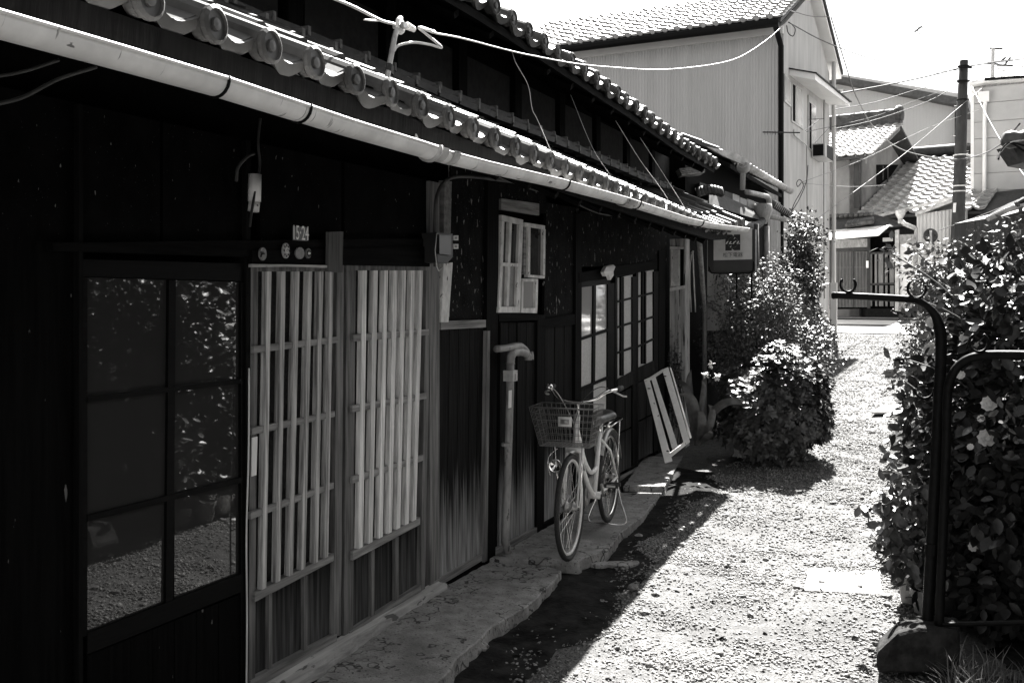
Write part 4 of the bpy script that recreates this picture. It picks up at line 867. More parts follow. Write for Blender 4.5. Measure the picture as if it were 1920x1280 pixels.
# tiled ladder / props by the bay (two thin hoops)
for k in range(2):
    part(hB, 'hoop_rod', MB().tube(curve([dep(1296+k*8, 585, 10.9), dep(1293+k*8, 520, 10.9), dep(1296+k*3, 478, 10.9), dep(1300, 470, 10.9)], 5), .008, 6), m_gutd, smooth=True)
# small stack of boards under the upper eaves
for k in range(4): part(hB, 'stored_board', MB().prism([dep(1274+k*1.5, 316+k*3.4, 11.2), dep(1322, 311+k*3.2, 11.4), dep(1322, 313.4+k*3.2, 11.4), dep(1274+k*1.5, 318.6+k*3.4, 11.2)], FW*.3), m_rail)
# ------------------------------------------------------------------ projecting shop sign
ys_ = 11.0
t = thing('hanging_sign', 'projecting pale shop sign with a dark square logo on the second row house', 'sign', onY(1375, 470, ys_))
Q = lambda a, b, dy=0: onY(a, b, ys_-dy)
def flat(name, px, mat, dy, th=.004): return part(t, name, MB().prism([Q(a, b, dy) for a, b in px], (0, th, 0)), mat)
flat('sign_box', [(1327, 432), (1416, 430), (1416, 508), (1411, 513), (1334, 513), (1327, 508)], m_ink, 0, .10)
flat('sign_face', [(1338, 430), (1410, 428), (1410, 486), (1338, 488)], m_sign, .008, .01)
flat('sign_foot', [(1338, 488.5), (1410, 486.5), (1410, 507), (1338, 508)], M_('sign_dark_band', .025, .035, .5), .008, .01)
flat('logo', [(1360, 440), (1372, 439.7), (1376, 443), (1376, 439.7), (1388, 439.5), (1388, 469), (1377, 469.4), (1372, 466), (1372, 469.6), (1360, 470)], m_ink, .0105, .002)
c = Q(1374, 454.5, .012); rr = (Q(1384, 454, .012)-c).length
part(t, 'logo_ring', MB().ring(c, (0, 1, 0), rr, .0012, 28, 4), m_bad)
for a, b, w, h in ((1363, 455, 1.2, 5), (1369, 455, 1.2, 5), (1371, 457, 1.6, 1.2), (1376, 455, 1.2, 4.6), (1379, 452.5, 1.4, 1.4), (1383.5, 454.5, 1.2, 5), (1386, 456.5, 1.4, 1.2), (1377.3, 446.5, .7, 3), (1370, 462.5, .7, 3), (1365, 452.6, 1.2, .8)):
    flat('logo_mark', [(a-w+h*.3, b-h/2), (a+w+h*.3, b-h/2), (a+w-h*.3, b+h/2), (a-w-h*.3, b+h/2)], m_inkw, .0135, .001)
flat('name_bar', [(1355, 475), (1393, 473.8), (1393, 481.5), (1355, 482.5)], m_sign, .0095, .001)
me = text_mesh('松下電器', .055, .0008); o = obj('lettering', me, m_ink); o.parent = t; o.matrix_parent_inverse = t.matrix_basis.inverted()
c = Q(1374, 478.2, .012); o.matrix_basis = Matrix(((1, 0, 0, c.x), (0, 0, -1, c.y), (0, 1, 0, c.z), (0, 0, 0, 1)))
part(t, 'hoop', MB().tube(curve([Q(1329, 500), Q(1333, 510), Q(1343, 512.5), Q(1375, 512.5), Q(1405, 511), Q(1412, 506), Q(1413, 490)], 4), .008, 6), m_iron, smooth=True)
for x in (1381, 1409): part(t, 'post', MB().prism([Q(x-1.6, 512, -.02), Q(x+1.6, 512, -.02), Q(x+1.6, 560, -.02), Q(x-1.6, 560, -.02)], (0, .03, 0)), m_iron)
# ------------------------------------------------------------------ pale two storey house
nc = dep(1469, 554, 19.3); u0 = nc.dot(E1); v0 = nc.dot(E2); v1 = onU(1555, 554, u0).dot(E2)
ez = onV(1467, 48, v0).z; vm = (v0+v1)/2; SL = .5
mh = thing('pale_house', 'pale two storey house with corrugated side wall and tiled roof', 'house', uvz(u0-3, vm, .6))
zt_ = ez
part(mh, 'wall', MB().hexa([uvz(u0-9, v0+.03, -.2), uvz(u0-.03, v0+.03, -.2), uvz(u0-.03, v0+.03, zt_), uvz(u0-9, v0+.03, zt_)], [uvz(u0-9, v1-.03, -.2), uvz(u0-.03, v1-.03, -.2), uvz(u0-.03, v1-.03, zt_), uvz(u0-9, v1-.03, zt_)]), m_gab)
part(mh, 'corrugated_wall', corr(uvz(u0-9, v0, 0), uvz(u0-.02, v0, 0), 0, zt_-.12, .062, .014, -E2), m_mod)
part(mh, 'cornice', MB().hexa([uvz(u0-9, v0-.05, zt_-.16), uvz(u0, v0-.05, zt_-.16), uvz(u0, v0-.05, zt_-.02), uvz(u0-9, v0-.05, zt_-.02)], [uvz(u0-9, v0+.05, zt_-.16), uvz(u0, v0+.05, zt_-.16), uvz(u0, v0+.05, zt_-.02), uvz(u0-9, v0+.05, zt_-.02)]), m_tin)
p = onV(1163, 300, v0); uS = p.dot(E1); part(mh, 'seam', MB().hexa([uvz(uS-.012, v0-.02, 0), uvz(uS+.012, v0-.02, 0), uvz(uS+.012, v0-.02, zt_-.18), uvz(uS-.012, v0-.02, zt_-.18)], [uvz(uS-.012, v0+.02, 0), uvz(uS+.012, v0+.02, 0), uvz(uS+.012, v0+.02, zt_-.18), uvz(uS-.012, v0+.02, zt_-.18)]), m_frame)
rz = zt_+SL*(vm-v0)
part(mh, 'gable_wall', MB().prism([uvz(u0, v0, -.2), uvz(u0, v1, -.2), uvz(u0, v1, zt_), uvz(u0, vm, rz), uvz(u0, v0, zt_)], E1*-.1), m_gab)
# roof
def slope_roof(par, name, u_a, u_b, ve, ze, vr, zr, mat, th=.08):
    return part(par, name, MB().hexa([uvz(u_a, ve, ze), uvz(u_b, ve, ze), uvz(u_b, vr, zr), uvz(u_a, vr, zr)], [uvz(u_a, ve, ze-th), uvz(u_b, ve, ze-th), uvz(u_b, vr, zr-th), uvz(u_a, vr, zr-th)]), mat)
ve = v0-.45; ze = zt_+.02; ub = u0+.05
rf = slope_roof(mh, 'roof', u0-9, ub, ve, ze, vm, ze+SL*(vm-ve), m_tiled)
rbk = slope_roof(mh, 'roof_back', u0-9, ub+.15, v1+.45, ze, vm, ze+SL*(vm-ve)+.0, m_tin)
part(rbk, 'tile_edge', MB().hexa([uvz(ub+.0, v1+.46, ze+.02), uvz(ub+.19, v1+.46, ze+.02), uvz(ub+.19, vm, ze+SL*(vm-ve)+.02), uvz(ub+.0, vm, ze+SL*(vm-ve)+.02)], [uvz(ub+.0, v1+.46, ze+.12), uvz(ub+.19, v1+.46, ze+.12), uvz(ub+.19, vm, ze+SL*(vm-ve)+.12), uvz(ub+.0, vm, ze+SL*(vm-ve)+.12)]), m_tiled)
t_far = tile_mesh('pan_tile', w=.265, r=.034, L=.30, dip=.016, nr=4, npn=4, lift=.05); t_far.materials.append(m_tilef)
def uv_tiles(par, ua, ub_, ve, ze, slope, rows, expo=.255, w=.262, nm='roof_tile', cull=None, mesh=None):
    s = (E2+UP*slope).normalized(); u = ua
    while u < ub_:
        for j in range(rows):
            O = uvz(u, ve, ze)+s*(j*expo)
            if cull and cull(O): continue
            o = obj(nm, mesh or t_far, None, par); o.matrix_basis = frame(O+Vector((0, 0, random.uniform(-.004, .004))), E1, s)
        u += w
uv_tiles(rf, u0-5.9, ub-.05, ve-.02, ze+.03, SL, 11)
u = u0-5.9
while u < ub-.05: part(rf, 'eave_cap', MB().lathe(uvz(u, ve-.03, ze+.05), -E2, [(.05, -.02), (.055, .0), (.05, .015), (.001, .02)], 10), m_pipe, smooth=False); u += .262
def gutU(par, a, b, r, mat, name='gutter'): return part(par, name, MB().tube([a, b], r, 10), mat, smooth=True)
gutU(mh, uvz(u0-9, ve-.05, ze-.08), uvz(u0+.02, ve-.05, ze-.09), .075, m_iron)
part(mh, 'downpipe', MB().tube([uvz(u0-.05, ve-.05, ze-.1), uvz(u0-.02, v0-.12, ze-.45), uvz(u0-.02, v0-.12, .4)], .055, 10), m_iron, 'black downpipe on the near corner', smooth=True)
# gable windows, awning, air unit, pipes
G = lambda a, b, o=.0: onU(a, b, u0+o)
def gq(par, name, px, o, th, mat): return part(par, name, MB().prism([G(a, b, o) for a, b in px], E1*-th), mat)
w1 = gq(mh, 'window', [(1471.5, 138), (1484, 152), (1484, 201), (1471.5, 190)], .03, .05, m_frame); gq(w1, 'pane', [(1473, 142), (1482.5, 153), (1482.5, 196), (1473, 186)], .033, .003, m_skyg)
w2 = gq(mh, 'window', [(1485.5, 154), (1507, 167), (1507, 243), (1485.5, 228)], .03, .05, m_frame)
gq(w2, 'pane', [(1487, 158), (1491.5, 161), (1491.5, 229), (1487, 226)], .033, .003, m_dark); gq(w2, 'pane', [(1492.5, 161), (1504, 169), (1504, 238), (1492.5, 230)], .033, .003, m_skyg)
w3 = gq(mh, 'window', [(1516.5, 178), (1531, 190), (1531, 290), (1516.5, 278)], .03, .05, m_frame); gq(w3, 'pane', [(1518, 192), (1521.5, 195), (1521.5, 280), (1518, 277)], .033, .003, m_dark); gq(w3, 'pane', [(1522, 195), (1530, 201), (1530, 286), (1522, 280)], .033, .003, m_skyg)
aw = part(mh, 'awning', MB().hexa([G(1480, 129), G(1552, 190), G(1552, 196), G(1480, 141)], [G(1480, 129)+E1*.5-UP*.15, G(1552, 190)+E1*.5-UP*.08, G(1552, 196)+E1*.5-UP*.08, G(1480, 141)+E1*.5-UP*.15]), m_tin)
part(aw, 'roof_sheet', MB().hexa([G(1479, 127), G(1552, 188), G(1552, 190), G(1479, 129)], [G(1479, 127)+E1*.54-UP*.15, G(1552, 188)+E1*.54-UP*.08, G(1552, 190)+E1*.54-UP*.08, G(1479, 129)+E1*.54-UP*.15]), m_iron)
acb = G(1520, 285); ac = part(mh, 'air_unit', MB().hexa([G(1520, 270)+E1*.02, G(1536, 278)+E1*.02, G(1536, 305)+E1*.02, G(1520, 295)+E1*.02], [G(1520, 270)+E1*.3, G(1536, 278)+E1*.3, G(1536, 305)+E1*.3, G(1520, 295)+E1*.3]), m_frame)
part(ac, 'grille', MB().prism([G(1524, 274)+E1*.302, G(1536, 279)+E1*.302, G(1536, 304)+E1*.302, G(1524, 297)+E1*.302], E1*.004), m_iron); part(ac, 'side_grille', MB().prism([uvz(0, 0, 0)+G(1520, 272)+E1*.05-E2*.004, G(1520, 272)+E1*.27-E2*.004, G(1520, 293)+E1*.27-E2*.004, G(1520, 293)+E1*.05-E2*.004], E2*.003), m_iron)
def gt(name, px, r, mat, o=.06, label=None): return part(mh, name, MB().tube([G(a, b, o) for a, b in px], r, 8), mat, label, smooth=True)
gt('conduit', [(1488, 243), (1489, 253), (1513, 273), (1514, 420), (1515, 560)], .018, m_frame); gt('conduit', [(1545, 160), (1545, 400), (1546, 560)], .02, m_frame)
part(mh, 'corner_pipe', MB().tube([uvz(u0+.12, v1-.1, .9), uvz(u0+.12, v1-.1, ze-.2), uvz(u0+.12, v1-.1, ze+.3)], .05, 10), m_mod, 'tall pale corner downpipe', smooth=True)
part(mh, 'corner_pipe_cover', MB().box(uvz(u0+.12, v1-.1, 1.4), .14, .14, 1.2), m_mod)
part(mh, 'plinth', MB().hexa([uvz(u0-9, v0-.04, -.2), uvz(u0+.06, v0-.04, -.2), uvz(u0+.06, v0-.04, .75), uvz(u0-9, v0-.04, .75)], [uvz(u0-9, v1+.02, -.2), uvz(u0+.06, v1+.02, -.2), uvz(u0+.06, v1+.02, .95), uvz(u0-9, v1+.02, .95)]), m_conc)
# TV aerial rods in front of the gable
t = thing('aerial', 'thin metal aerial with short rods before the pale gable', 'aerial', dep(1515, 245, 17))
def rod(par, name, pts, r=.006, mat=None): return part(par, name, MB().tube([dep(*p) for p in pts], r, 5), mat or m_steel)
rod(t, 'boom', [(1430, 248, 17), (1500, 249, 17)], .012, m_pole)
for k in range(8): rod(t, 'element', [(1434+k*5, 246, 17), (1434+k*5, 253, 17)], .004, m_pole)
for k, (a, b) in enumerate((((1510, 245, 17), (1540, 222, 17.6)), ((1517, 224, 17.4), (1545, 223, 17.4)), ((1512, 247, 17), (1556, 238, 17.5)), ((1528, 268, 17.5), (1555, 239, 17.8)))): rod(t, 'element', [a, b], .006, m_pole)
# kerb blocks and fence rails at the far corner
for k, (a, b, l) in enumerate((((1533, 655), (1546, 634), 'nearer concrete kerb block at the foot of the pale house'), ((1547, 632), (1560, 612), 'farther concrete kerb block at the foot of the pale house'))):
    p, q = onG(*a), onG(*b); s_ = (q-p); s_.z = 0; n_ = Vector((s_.y, -s_.x, 0)).normalized()*-.28; h = Vector((0, 0, .16))
    o = obj('kerb_block', MB().hexa([p+n_, p, p+h, p+n_+h], [q+n_, q, q+h, q+n_+h]), m_conc); bevel(o, .02, 2); tag(o, l, 'kerb', 'kerb blocks by the pale house')
# ------------------------------------------------------------------ far building behind
fb = thing('far_building', 'tall pale building with a dark sloping roof edge behind the tiled house', 'building', dep(1680, 500, 47))
P_ = lambda a, b, v=47: onV(a, b, v)
part(fb, 'wall', MB().prism([P_(1500, 150), P_(1557, 146), P_(1800, 196), P_(1815, 560), P_(1500, 560)], E2*6), M_('cream_siding', .50, .56, .7, (1.2, 1.2, .4)))
for k in range(40):
    x = 1560+k*6.1; part(fb, 'siding_rib', MB().prism([P_(x, 160+k*1.1, 46.99), P_(x+.7, 160+k*1.1, 46.99), P_(x+.7, 300, 46.99), P_(x, 300, 46.99)], E2*.03), m_mod)
r_ = part(fb, 'roof', MB().prism([P_(1540, 143, 46.2), P_(1563, 141, 46.2), P_(1815, 186, 46.2), P_(1815, 201, 46.2), P_(1565, 152, 46.2), P_(1540, 158, 46.2)], E2*8), M_('dark_roof_edge', .05, .09, .7))
part(r_, 'roof_sheet', MB().prism([P_(1562, 137, 46.6), P_(1815, 178, 46.6), P_(1815, 186, 46.6), P_(1563, 141.5, 46.6)], E2*7), m_road)
vb = part(fb, 'vent_hood', MB().prism([P_(1567, 168, 46.9), P_(1581, 167, 46.9), P_(1580, 182, 46.9), P_(1566, 183, 46.9)], E2*.2), m_tin); part(vb, 'grille', MB().prism([P_(1568, 170, 46.85), P_(1575, 170, 46.85), P_(1575, 180, 46.85), P_(1568, 181, 46.85)], E2*.02), m_pole)
part(fb, 'corner_recess', MB().prism([P_(1790, 205, 46.7), P_(1800, 207, 46.7), P_(1800, 300, 46.7), P_(1790, 300, 46.7)], E2*.1), m_pole)
# ------------------------------------------------------------------ tiled house with gable across the road
A13 = math.radians(13.4); E1S, E2S = E1, E2; E1 = Vector((math.cos(A13), -math.sin(A13), 0)); E2 = Vector((math.sin(A13), math.cos(A13), 0))
VF = 31.0; uG = onV(1611, 350, VF).dot(E1)
eh = onV(1615, 298, VF).z; vap = onU(1661, 250, uG).dot(E2); hap = onU(1661, 250, uG).z; vbk = onU(1712, 300, uG).dot(E2)
th_ = thing('tiled_house', 'old tiled house with a grey gable across the road', 'house', uvz(uG, VF, 1))
part(th_, 'gable_wall', MB().prism([uvz(uG, VF, .9), uvz(uG, vbk, .9), uvz(uG, vbk, eh-.1), uvz(uG, vap, hap-.1), uvz(uG, VF, eh)], -E1*.3), M_('grey_gable_plaster', .12, .22, .9, (1.5, 1.5, 1.2), detail=8))
part(th_, 'front_wall', MB().prism([uvz(uG-6, VF, .9), uvz(uG, VF, .9), uvz(uG, VF, eh), uvz(uG-6, VF, eh)], E2*.3), M_('grey_front_plaster', .12, .22, .9, (1.5, 1.5, 1.2), detail=8))
wU = lambda a, b, o=.02: onU(a, b, uG+o)
part(th_, 'corner_post', MB().prism([onV(1601, 304, VF-.02), onV(1612, 304, VF-.02), onV(1612, 390, VF-.02), onV(1601, 390, VF-.02)], E2*.1), m_pole)
w = part(th_, 'window', MB().prism([wU(1644, 309), wU(1685, 309), wU(1670, 331), wU(1644, 351)], -E1*.1), m_dark)
for x in (1655, 1664): part(w, 'frame', MB().prism([wU(x, 311, .03), wU(x+2, 311, .03), wU(x+2, 336, .03), wU(x, 338, .03)], -E1*.02), m_tiled)
sL = (hap-eh)/(vap-VF)
r1 = slope_roof(th_, 'gable_roof', uG-7, uG+.45, VF-.7, eh-.0, vap, eh+sL*(vap-VF+.7), m_tiled)
slope_roof(th_, 'gable_roof_back', uG-7, uG+.45, vbk+.3, eh+sL*(vap-VF+.7)-sL*(vbk+.3-vap), vap, eh+sL*(vap-VF+.7), m_tiled)
uv_tiles(r1, uG-2.4, uG+.4, VF-.72, eh+.03, sL, int((vap-VF+.7)/.25), .27, .28)
part(r1, 'barge_board', MB().hexa([uvz(uG+.40, VF-.7, eh-.25), uvz(uG+.46, VF-.7, eh-.25), uvz(uG+.46, vap, eh+sL*(vap-VF+.7)-.25), uvz(uG+.40, vap, eh+sL*(vap-VF+.7)-.25)], [uvz(uG+.40, VF-.7, eh-.02), uvz(uG+.46, VF-.7, eh-.02), uvz(uG+.46, vap, eh+sL*(vap-VF+.7)-.02), uvz(uG+.40, vap, eh+sL*(vap-VF+.7)-.02)]), m_slatd)
zr_ = eh+sL*(vap-VF+.7)
part(r1, 'ridge', MB().hexa([uvz(uG-7, vap-.16, zr_-.05), uvz(uG+.5, vap-.16, zr_-.05), uvz(uG+.5, vap-.12, zr_+.32), uvz(uG-7, vap-.12, zr_+.32)], [uvz(uG-7, vap+.16, zr_-.05), uvz(uG+.5, vap+.16, zr_-.05), uvz(uG+.5, vap+.12, zr_+.32), uvz(uG-7, vap+.12, zr_+.32)]), m_tiled)
for k in range(9): u = uG-4+.5*k; part(r1, 'ridge_cap', MB().tube([uvz(u, vap, zr_+.36), uvz(u+.48, vap, zr_+.36)], .12, 8), m_tile, smooth=True)
part(r1, 'ridge_end', MB().lathe(uvz(uG+.45, vap, zr_+.30), E1, [(.26, -.1), (.28, .0), (.24, .08), (.12, .1), (.001, .12)], 14), m_tiled)
# lower single storey roof right of the gable
le = onV(1640, 405, VF-.3).z; lr = onU(1712, 296, uG).z; sl2 = (lr-le)/(vbk-VF+.3)
r2 = slope_roof(th_, 'lower_roof', uG+.0, uG+5.8, VF-.3, le, vbk, lr, m_tiled)
cul = lambda O: False
s2 = math.sqrt(1+sl2*sl2); rows = int((vbk-VF+.3)*s2/.42)
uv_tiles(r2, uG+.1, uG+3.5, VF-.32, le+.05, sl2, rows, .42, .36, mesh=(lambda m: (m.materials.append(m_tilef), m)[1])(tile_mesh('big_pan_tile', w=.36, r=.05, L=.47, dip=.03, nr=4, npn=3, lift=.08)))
part(r2, 'ridge', MB().tube([uvz(uG, vbk, lr+.15), uvz(uG+5.8, vbk, lr+.15)], .22, 8), m_tiled, smooth=True)
part(th_, 'lower_wall', MB().prism([uvz(uG, VF+.2, .9), uvz(uG+5.8, VF+.2, .9), uvz(uG+5.8, VF+.2, le), uvz(uG, VF+.2, le)], E2*.2), m_plas)
part(r2, 'eave_board', MB().prism([onV(1640, 405, VF-.34), onV(1662, 398, VF-.34), onV(1800, 365, VF-.34), onV(1800, 370, VF-.34), onV(1662, 404, VF-.34), onV(1640, 411, VF-.34)], E2*.1), m_gutd)
E1, E2 = E1S, E2S
# small entrance roof, lattice gate, board fence, door
VG_ = 29.4
H = lambda a, b, dv=0: onV(a, b, VG_+dv)
en = thing('entrance_gate', 'dark lattice entrance gate under a white metal canopy across the road', 'gate', H(1610, 575))
def hq(par, name, px, dv, th, mat): return part(par, name, MB().prism([H(a, b, dv) for a, b in px], E2*th), mat)
cn = part(en, 'canopy', MB().hexa([H(1535, 449, -1.1), H(1648, 439, -1.1), H(1648, 442, -1.1), H(1535, 452, -1.1)], [H(1540, 432, .5), H(1668, 422, .5), H(1668, 425, .5), H(1540, 435, .5)]), m_tin)
hq(en, 'back_wall', [(1540, 440), (1680, 436), (1680, 578), (1540, 580)], .5, .2, m_dark)
hq(en, 'header', [(1556, 450), (1627, 447), (1627, 466), (1556, 468)], -.02, .1, m_pipe)
for x in (1556, 1626): hq(en, 'post', [(x, 446), (x+5, 446), (x+5, 578), (x, 578)], -.03, .12, m_pole)
hq(en, 'beam', [(1561, 466), (1626, 463), (1626, 470), (1561, 472)], -.04, .1, m_pole)
m_lat = M_('brown_lattice', .09, .16, .7, VG)
for i in range(24):
    x = 1562+i*2.7; hq(en, 'slat', [(x, 471), (x+1.3, 471), (x+1.3, 576), (x, 576)], 0, .03, m_lat)
for y in (472, 500, 540, 573): hq(en, 'rail', [(1561, y), (1626, y-1), (1626, y+2), (1561, y+3)], .02, .03, m_pole)
hq(en, 'stile', [(1598, 470), (1601, 470), (1601, 576), (1598, 576)], -.02, .05, m_pole)
hq(en, 'mail_box', [(1624, 489), (1628, 489), (1628, 502), (1624, 502)], -.15, .1, m_inkw)
fe = thing('board_fence', 'fence of alternating wide brown boards right of the lattice gate', 'fence', H(1655, 575))
hq(fe, 'backing', [(1629, 474), (1678, 472), (1678, 576), (1629, 577)], .1, .03, m_dark)
for i, (a, b) in enumerate(((1630, 1635), (1640, 1644.5), (1647, 1656), (1659, 1664), (1668, 1676))): hq(fe, 'board', [(a, 476), (b, 475.6), (b, 531), (a, 531)], .02, .03, M_('fence_board', .10, .18, .7, VG)); hq(fe, 'board', [(a+1, 535), (b, 535), (b, 574), (a+1, 574)], .02, .03, m_lat)
for y in (473, 531): hq(fe, 'rail', [(1629, y), (1678, y-1.5), (1678, y+2), (1629, y+3.5)], 0, .05, m_pole)
hq(fe, 'window_bar', [(1655, 446), (1674, 445), (1674, 452), (1655, 453)], .05, .05, m_frame); hq(fe, 'window_dark', [(1657, 456), (1668, 455), (1668, 470), (1657, 470)], .05, .02, m_dark)
dr = thing('side_door', 'pale panelled side door right of the board fence', 'door', H(1700, 575))
hq(dr, 'frame', [(1678, 432), (1685, 430), (1685, 583), (1678, 583)], -.1, .15, m_gutd); hq(dr, 'frame', [(1714, 428), (1720, 426), (1720, 570), (1714, 570)], -.1, .15, m_pipe)
hq(dr, 'header', [(1685, 440), (1714, 439), (1714, 452), (1685, 453)], -.06, .1, m_pipe); hq(dr, 'leaf', [(1685, 453), (1714, 452), (1714, 572), (1685, 574)], 0, .05, m_gab)
for y0_, y1_ in ((458, 508), (514, 566)):
    hq(dr, 'panel', [(1688, y0_), (1712, y0_-.5), (1712, y1_), (1688, y1_+.5)], -.008, .01, m_tin)
    for q in ([(1687, y0_-1), (1713, y0_-1.5), (1713, y0_), (1687, y0_+.5)], [(1687, y1_), (1713, y1_-.5), (1713, y1_+1), (1687, y1_+1.5)]): hq(dr, 'moulding', q, -.016, .02, m_frame)
hq(dr, 'handle', [(1706, 508), (1711, 508), (1711, 511), (1706, 511)], -.05, .04, m_iron); hq(dr, 'step', [(1684, 574), (1715, 572), (1715, 582), (1684, 584)], -.3, .3, m_conc)
cw = thing('corrugated_shed', 'pale corrugated shed wall behind the round road sign', 'shed', H(1755, 575, .2))
a, b = H(1719, 430, .25), H(1812, 430, .25); part(cw, 'wall', corr((a.x, a.y, 0), (b.x, b.y, 0), .9, 0, .09, .015, -E2, zt=lambda s: onV(1719, 402, VG_+.25).z+.12*s), m_mod)
part(cw, 'roof_edge', MB().prism([H(1716, 398, .1), H(1815, 362, .1), H(1815, 368, .1), H(1716, 405, .1)], E2*2), m_gutd)
part(cw, 'body', MB().prism([H(1722, 420, .35), H(1812, 390, .35), H(1812, 575, .35), H(1722, 575, .35)], E2*.5), m_pipe)
sg = thing('round_sign', 'back of a round road sign on a pale pole before the shed', 'road sign', dep(1748, 600, 26.5))
part(sg, 'disc', MB().lathe(dep(1745, 442, 26.5), FW, [(.001, 0), (.19, 0), (.195, .004), (.19, .01), (.001, .01)], 24), m_tiled); part(sg, 'pole', MB().tube([dep(1745, 432, 26.45), dep(1747, 500, 26.45), dep(1749, 610, 26.45)], .03, 8), m_gutd, smooth=True)
part(sg, 'clamp', MB().box(dep(1740, 446, 26.4), .07, .03, .05), m_tin)
# low entrance roof tiles left, small
lw = thing('lean_to_roof', 'low tiled lean-to roof above the lattice gate', 'roof', H(1600, 420, 1.2))
part(lw, 'deck', MB().prism([H(1540, 408, 1.0), H(1640, 402, 1.0), H(1700, 418, .6), H(1700, 424, .6), H(1600, 432, .4), H(1540, 428, .4)], E2*1.0), m_tiled)
for i in range(10):
    a = H(1588+i*5.2, 424-i*.9, .3); b = H(1598+i*4.2, 409-i*.4, 1.2); part(lw, 'tile_roll', MB().tube([a, b], .07, 8), m_tile, smooth=True)
for i in range(10):
    a = H(1545+i*9.5, 406.5-i*.5, .9); b = H(1553.5+i*9.5, 406-i*.5, .9); part(lw, 'ridge_cap', MB().tube([a, b], .07, 8), m_tile, smooth=True)
part(lw, 'hopper', MB().lathe(H(1688, 402, .0), (0, 0, -1), [(.001, -.1), (.13, -.1), (.13, .0), (.06, .12), (.06, .25)], 12), m_gutd); part(lw, 'lead_pipe', MB().tube([H(1688, 412, 0), H(1696, 420, 0), H(1716, 428, 0)], .06, 8), m_gutd, smooth=True)
# dark ground slab in front of the gate, hidden kerb
tag(obj('pavement', vstrip(28.6, 29.5, .06, .06), m_conc), kind='structure')
# ------------------------------------------------------------------ utility pole
up_ = thing('utility_pole', 'dark utility pole with a small white plate before the tiled roof', 'utility pole', onG(1793, 600))
pd_ = 27.0
part(up_, 'shaft', MB().tube([dep(1790, 600, pd_), dep(1797, 400, pd_), dep(1802, 250, pd_), dep(1807, 114, pd_), dep(1807, 112, pd_)], [.20, .17, .15, .115, .04], 14), m_pole, smooth=True)
for y in (124, 152, 187, 290, 348, 358): part(up_, 'band', MB().tube([dep(1807-(y-114)*.032, y, pd_), dep(1807-(y-114)*.032, y+2, pd_)], .15+(y-114)*.0002, 12), m_iron if y < 200 else m_wire)
for k in range(9): y = 200+k*28; s = 1 if k % 2 else -1; x = 1807-(y-114)*.033; part(up_, 'step_bolt', MB().tube([dep(x, y, pd_), dep(x+s*15, y-1, pd_)], .012, 5), m_steel)
part(up_, 'plate', MB().prism([dep(1788, 381, pd_-.2), dep(1793, 380, pd_-.2), dep(1792, 398, pd_-.2), dep(1787, 398, pd_-.2)], FW*.02), m_inkw)
part(up_, 'arm', MB().tube([dep(1796, 125, pd_-.2), dep(1822, 127, pd_-.2)], .03, 6), m_iron); part(up_, 'arm', MB().tube([dep(1795, 153, pd_-.2), dep(1818, 152, pd_-.2)], .03, 6), m_iron)
# ------------------------------------------------------------------ right building
rb = thing('grey_building', 'grey panelled building with a pale downpipe at the right edge', 'building', dep(1870, 560, 33))
RV = 33.0; Rq = lambda a, b, dv=0: onV(a, b, RV+dv)
part(rb, 'core', MB().prism([Rq(1822, 152, .05), Rq(1990, 136, .05), Rq(1990, 570, .05), Rq(1822, 570, .05)], E2*6), m_pipe)
ysr = [166, 196, 231, 262, 295, 327, 360, 392, 424, 456, 490, 530]
for k, (a, b) in enumerate(zip(ysr[:-1], ysr[1:])):
    sk_ = lambda x, y: y-(x-1822)*.10*(554-y)/400
    for x0, x1 in ((1826, 1842), (1843, 1990)): part(rb, 'wall_panel', MB().prism([Rq(x0, sk_(x0, a)), Rq(x1, sk_(x1, a)), Rq(x1, sk_(x1, b)-1.0), Rq(x0, sk_(x0, b)-1.0)], E2*.06), M_('grey_panel', .34, .42, .8, (1, 1, 1)) if k == 0 and x0 == 1826 else bpy.data.materials['grey_panel'])
part(rb, 'corner_strip', MB().prism([Rq(1820, 156, -.02), Rq(1826, 155, -.02), Rq(1826, 570, -.02), Rq(1820, 570, -.02)], E2*.1), m_tin)
part(rb, 'roof_edge', MB().prism([Rq(1818, 155, -.3), Rq(1850, 148, -.3), Rq(1990, 138, -.3), Rq(1990, 145, -.3), Rq(1850, 154, -.3), Rq(1818, 161, -.3)], E2*6.3), m_tin); part(rb, 'roof_trim', MB().tube([Rq(1846, 149, -.4), Rq(1990, 139, -.4)], .045, 6), m_iron)
part(rb, 'downpipe', MB().tube([Rq(1848, 172, -.1), Rq(1848, 190, -.1), Rq(1846, 200, -.12), Rq(1845, 560, -.12)], .055, 8), m_tin, smooth=True); part(rb, 'downpipe_head', MB().box(Rq(1844, 182, -.1), .3, .2, .3), m_tin)
part(rb, 'roof', MB().prism([Rq(1860, 147, .2), Rq(1900, 122, 2.5), Rq(1990, 112, 2.5), Rq(1990, 138, .2)], E2*.1), m_mod)
for k in range(5): part(rb, 'roof_seam', MB().tube([Rq(1876-2*k, 143-k*4.5, .2+.4*k), Rq(1990, 133-k*4.5, .2+.4*k)], .02, 5), m_frame)
sideb = part(rb, 'air_unit', MB().box(dep(1812, 248, 34), .5, .3, .8), m_frame)
t = thing('roof_aerial', 'television aerial on the roof of the grey building', 'aerial', Rq(1860, 145, .5))
part(t, 'mast', MB().tube([Rq(1861, 146, .5), Rq(1862, 90, .5)], .06, 6), m_steel); 
for a, b in (((1852, 118), (1900, 113)), ((1870, 122), (1900, 124)), ((1850, 119), (1872, 121)), ((1856, 91), (1880, 92)), ((1876, 116), (1886, 108)), ((1882, 124), (1895, 108))): part(t, 'element', MB().tube([Rq(*a, .5), Rq(*b, .5)], .03, 5), m_pole)
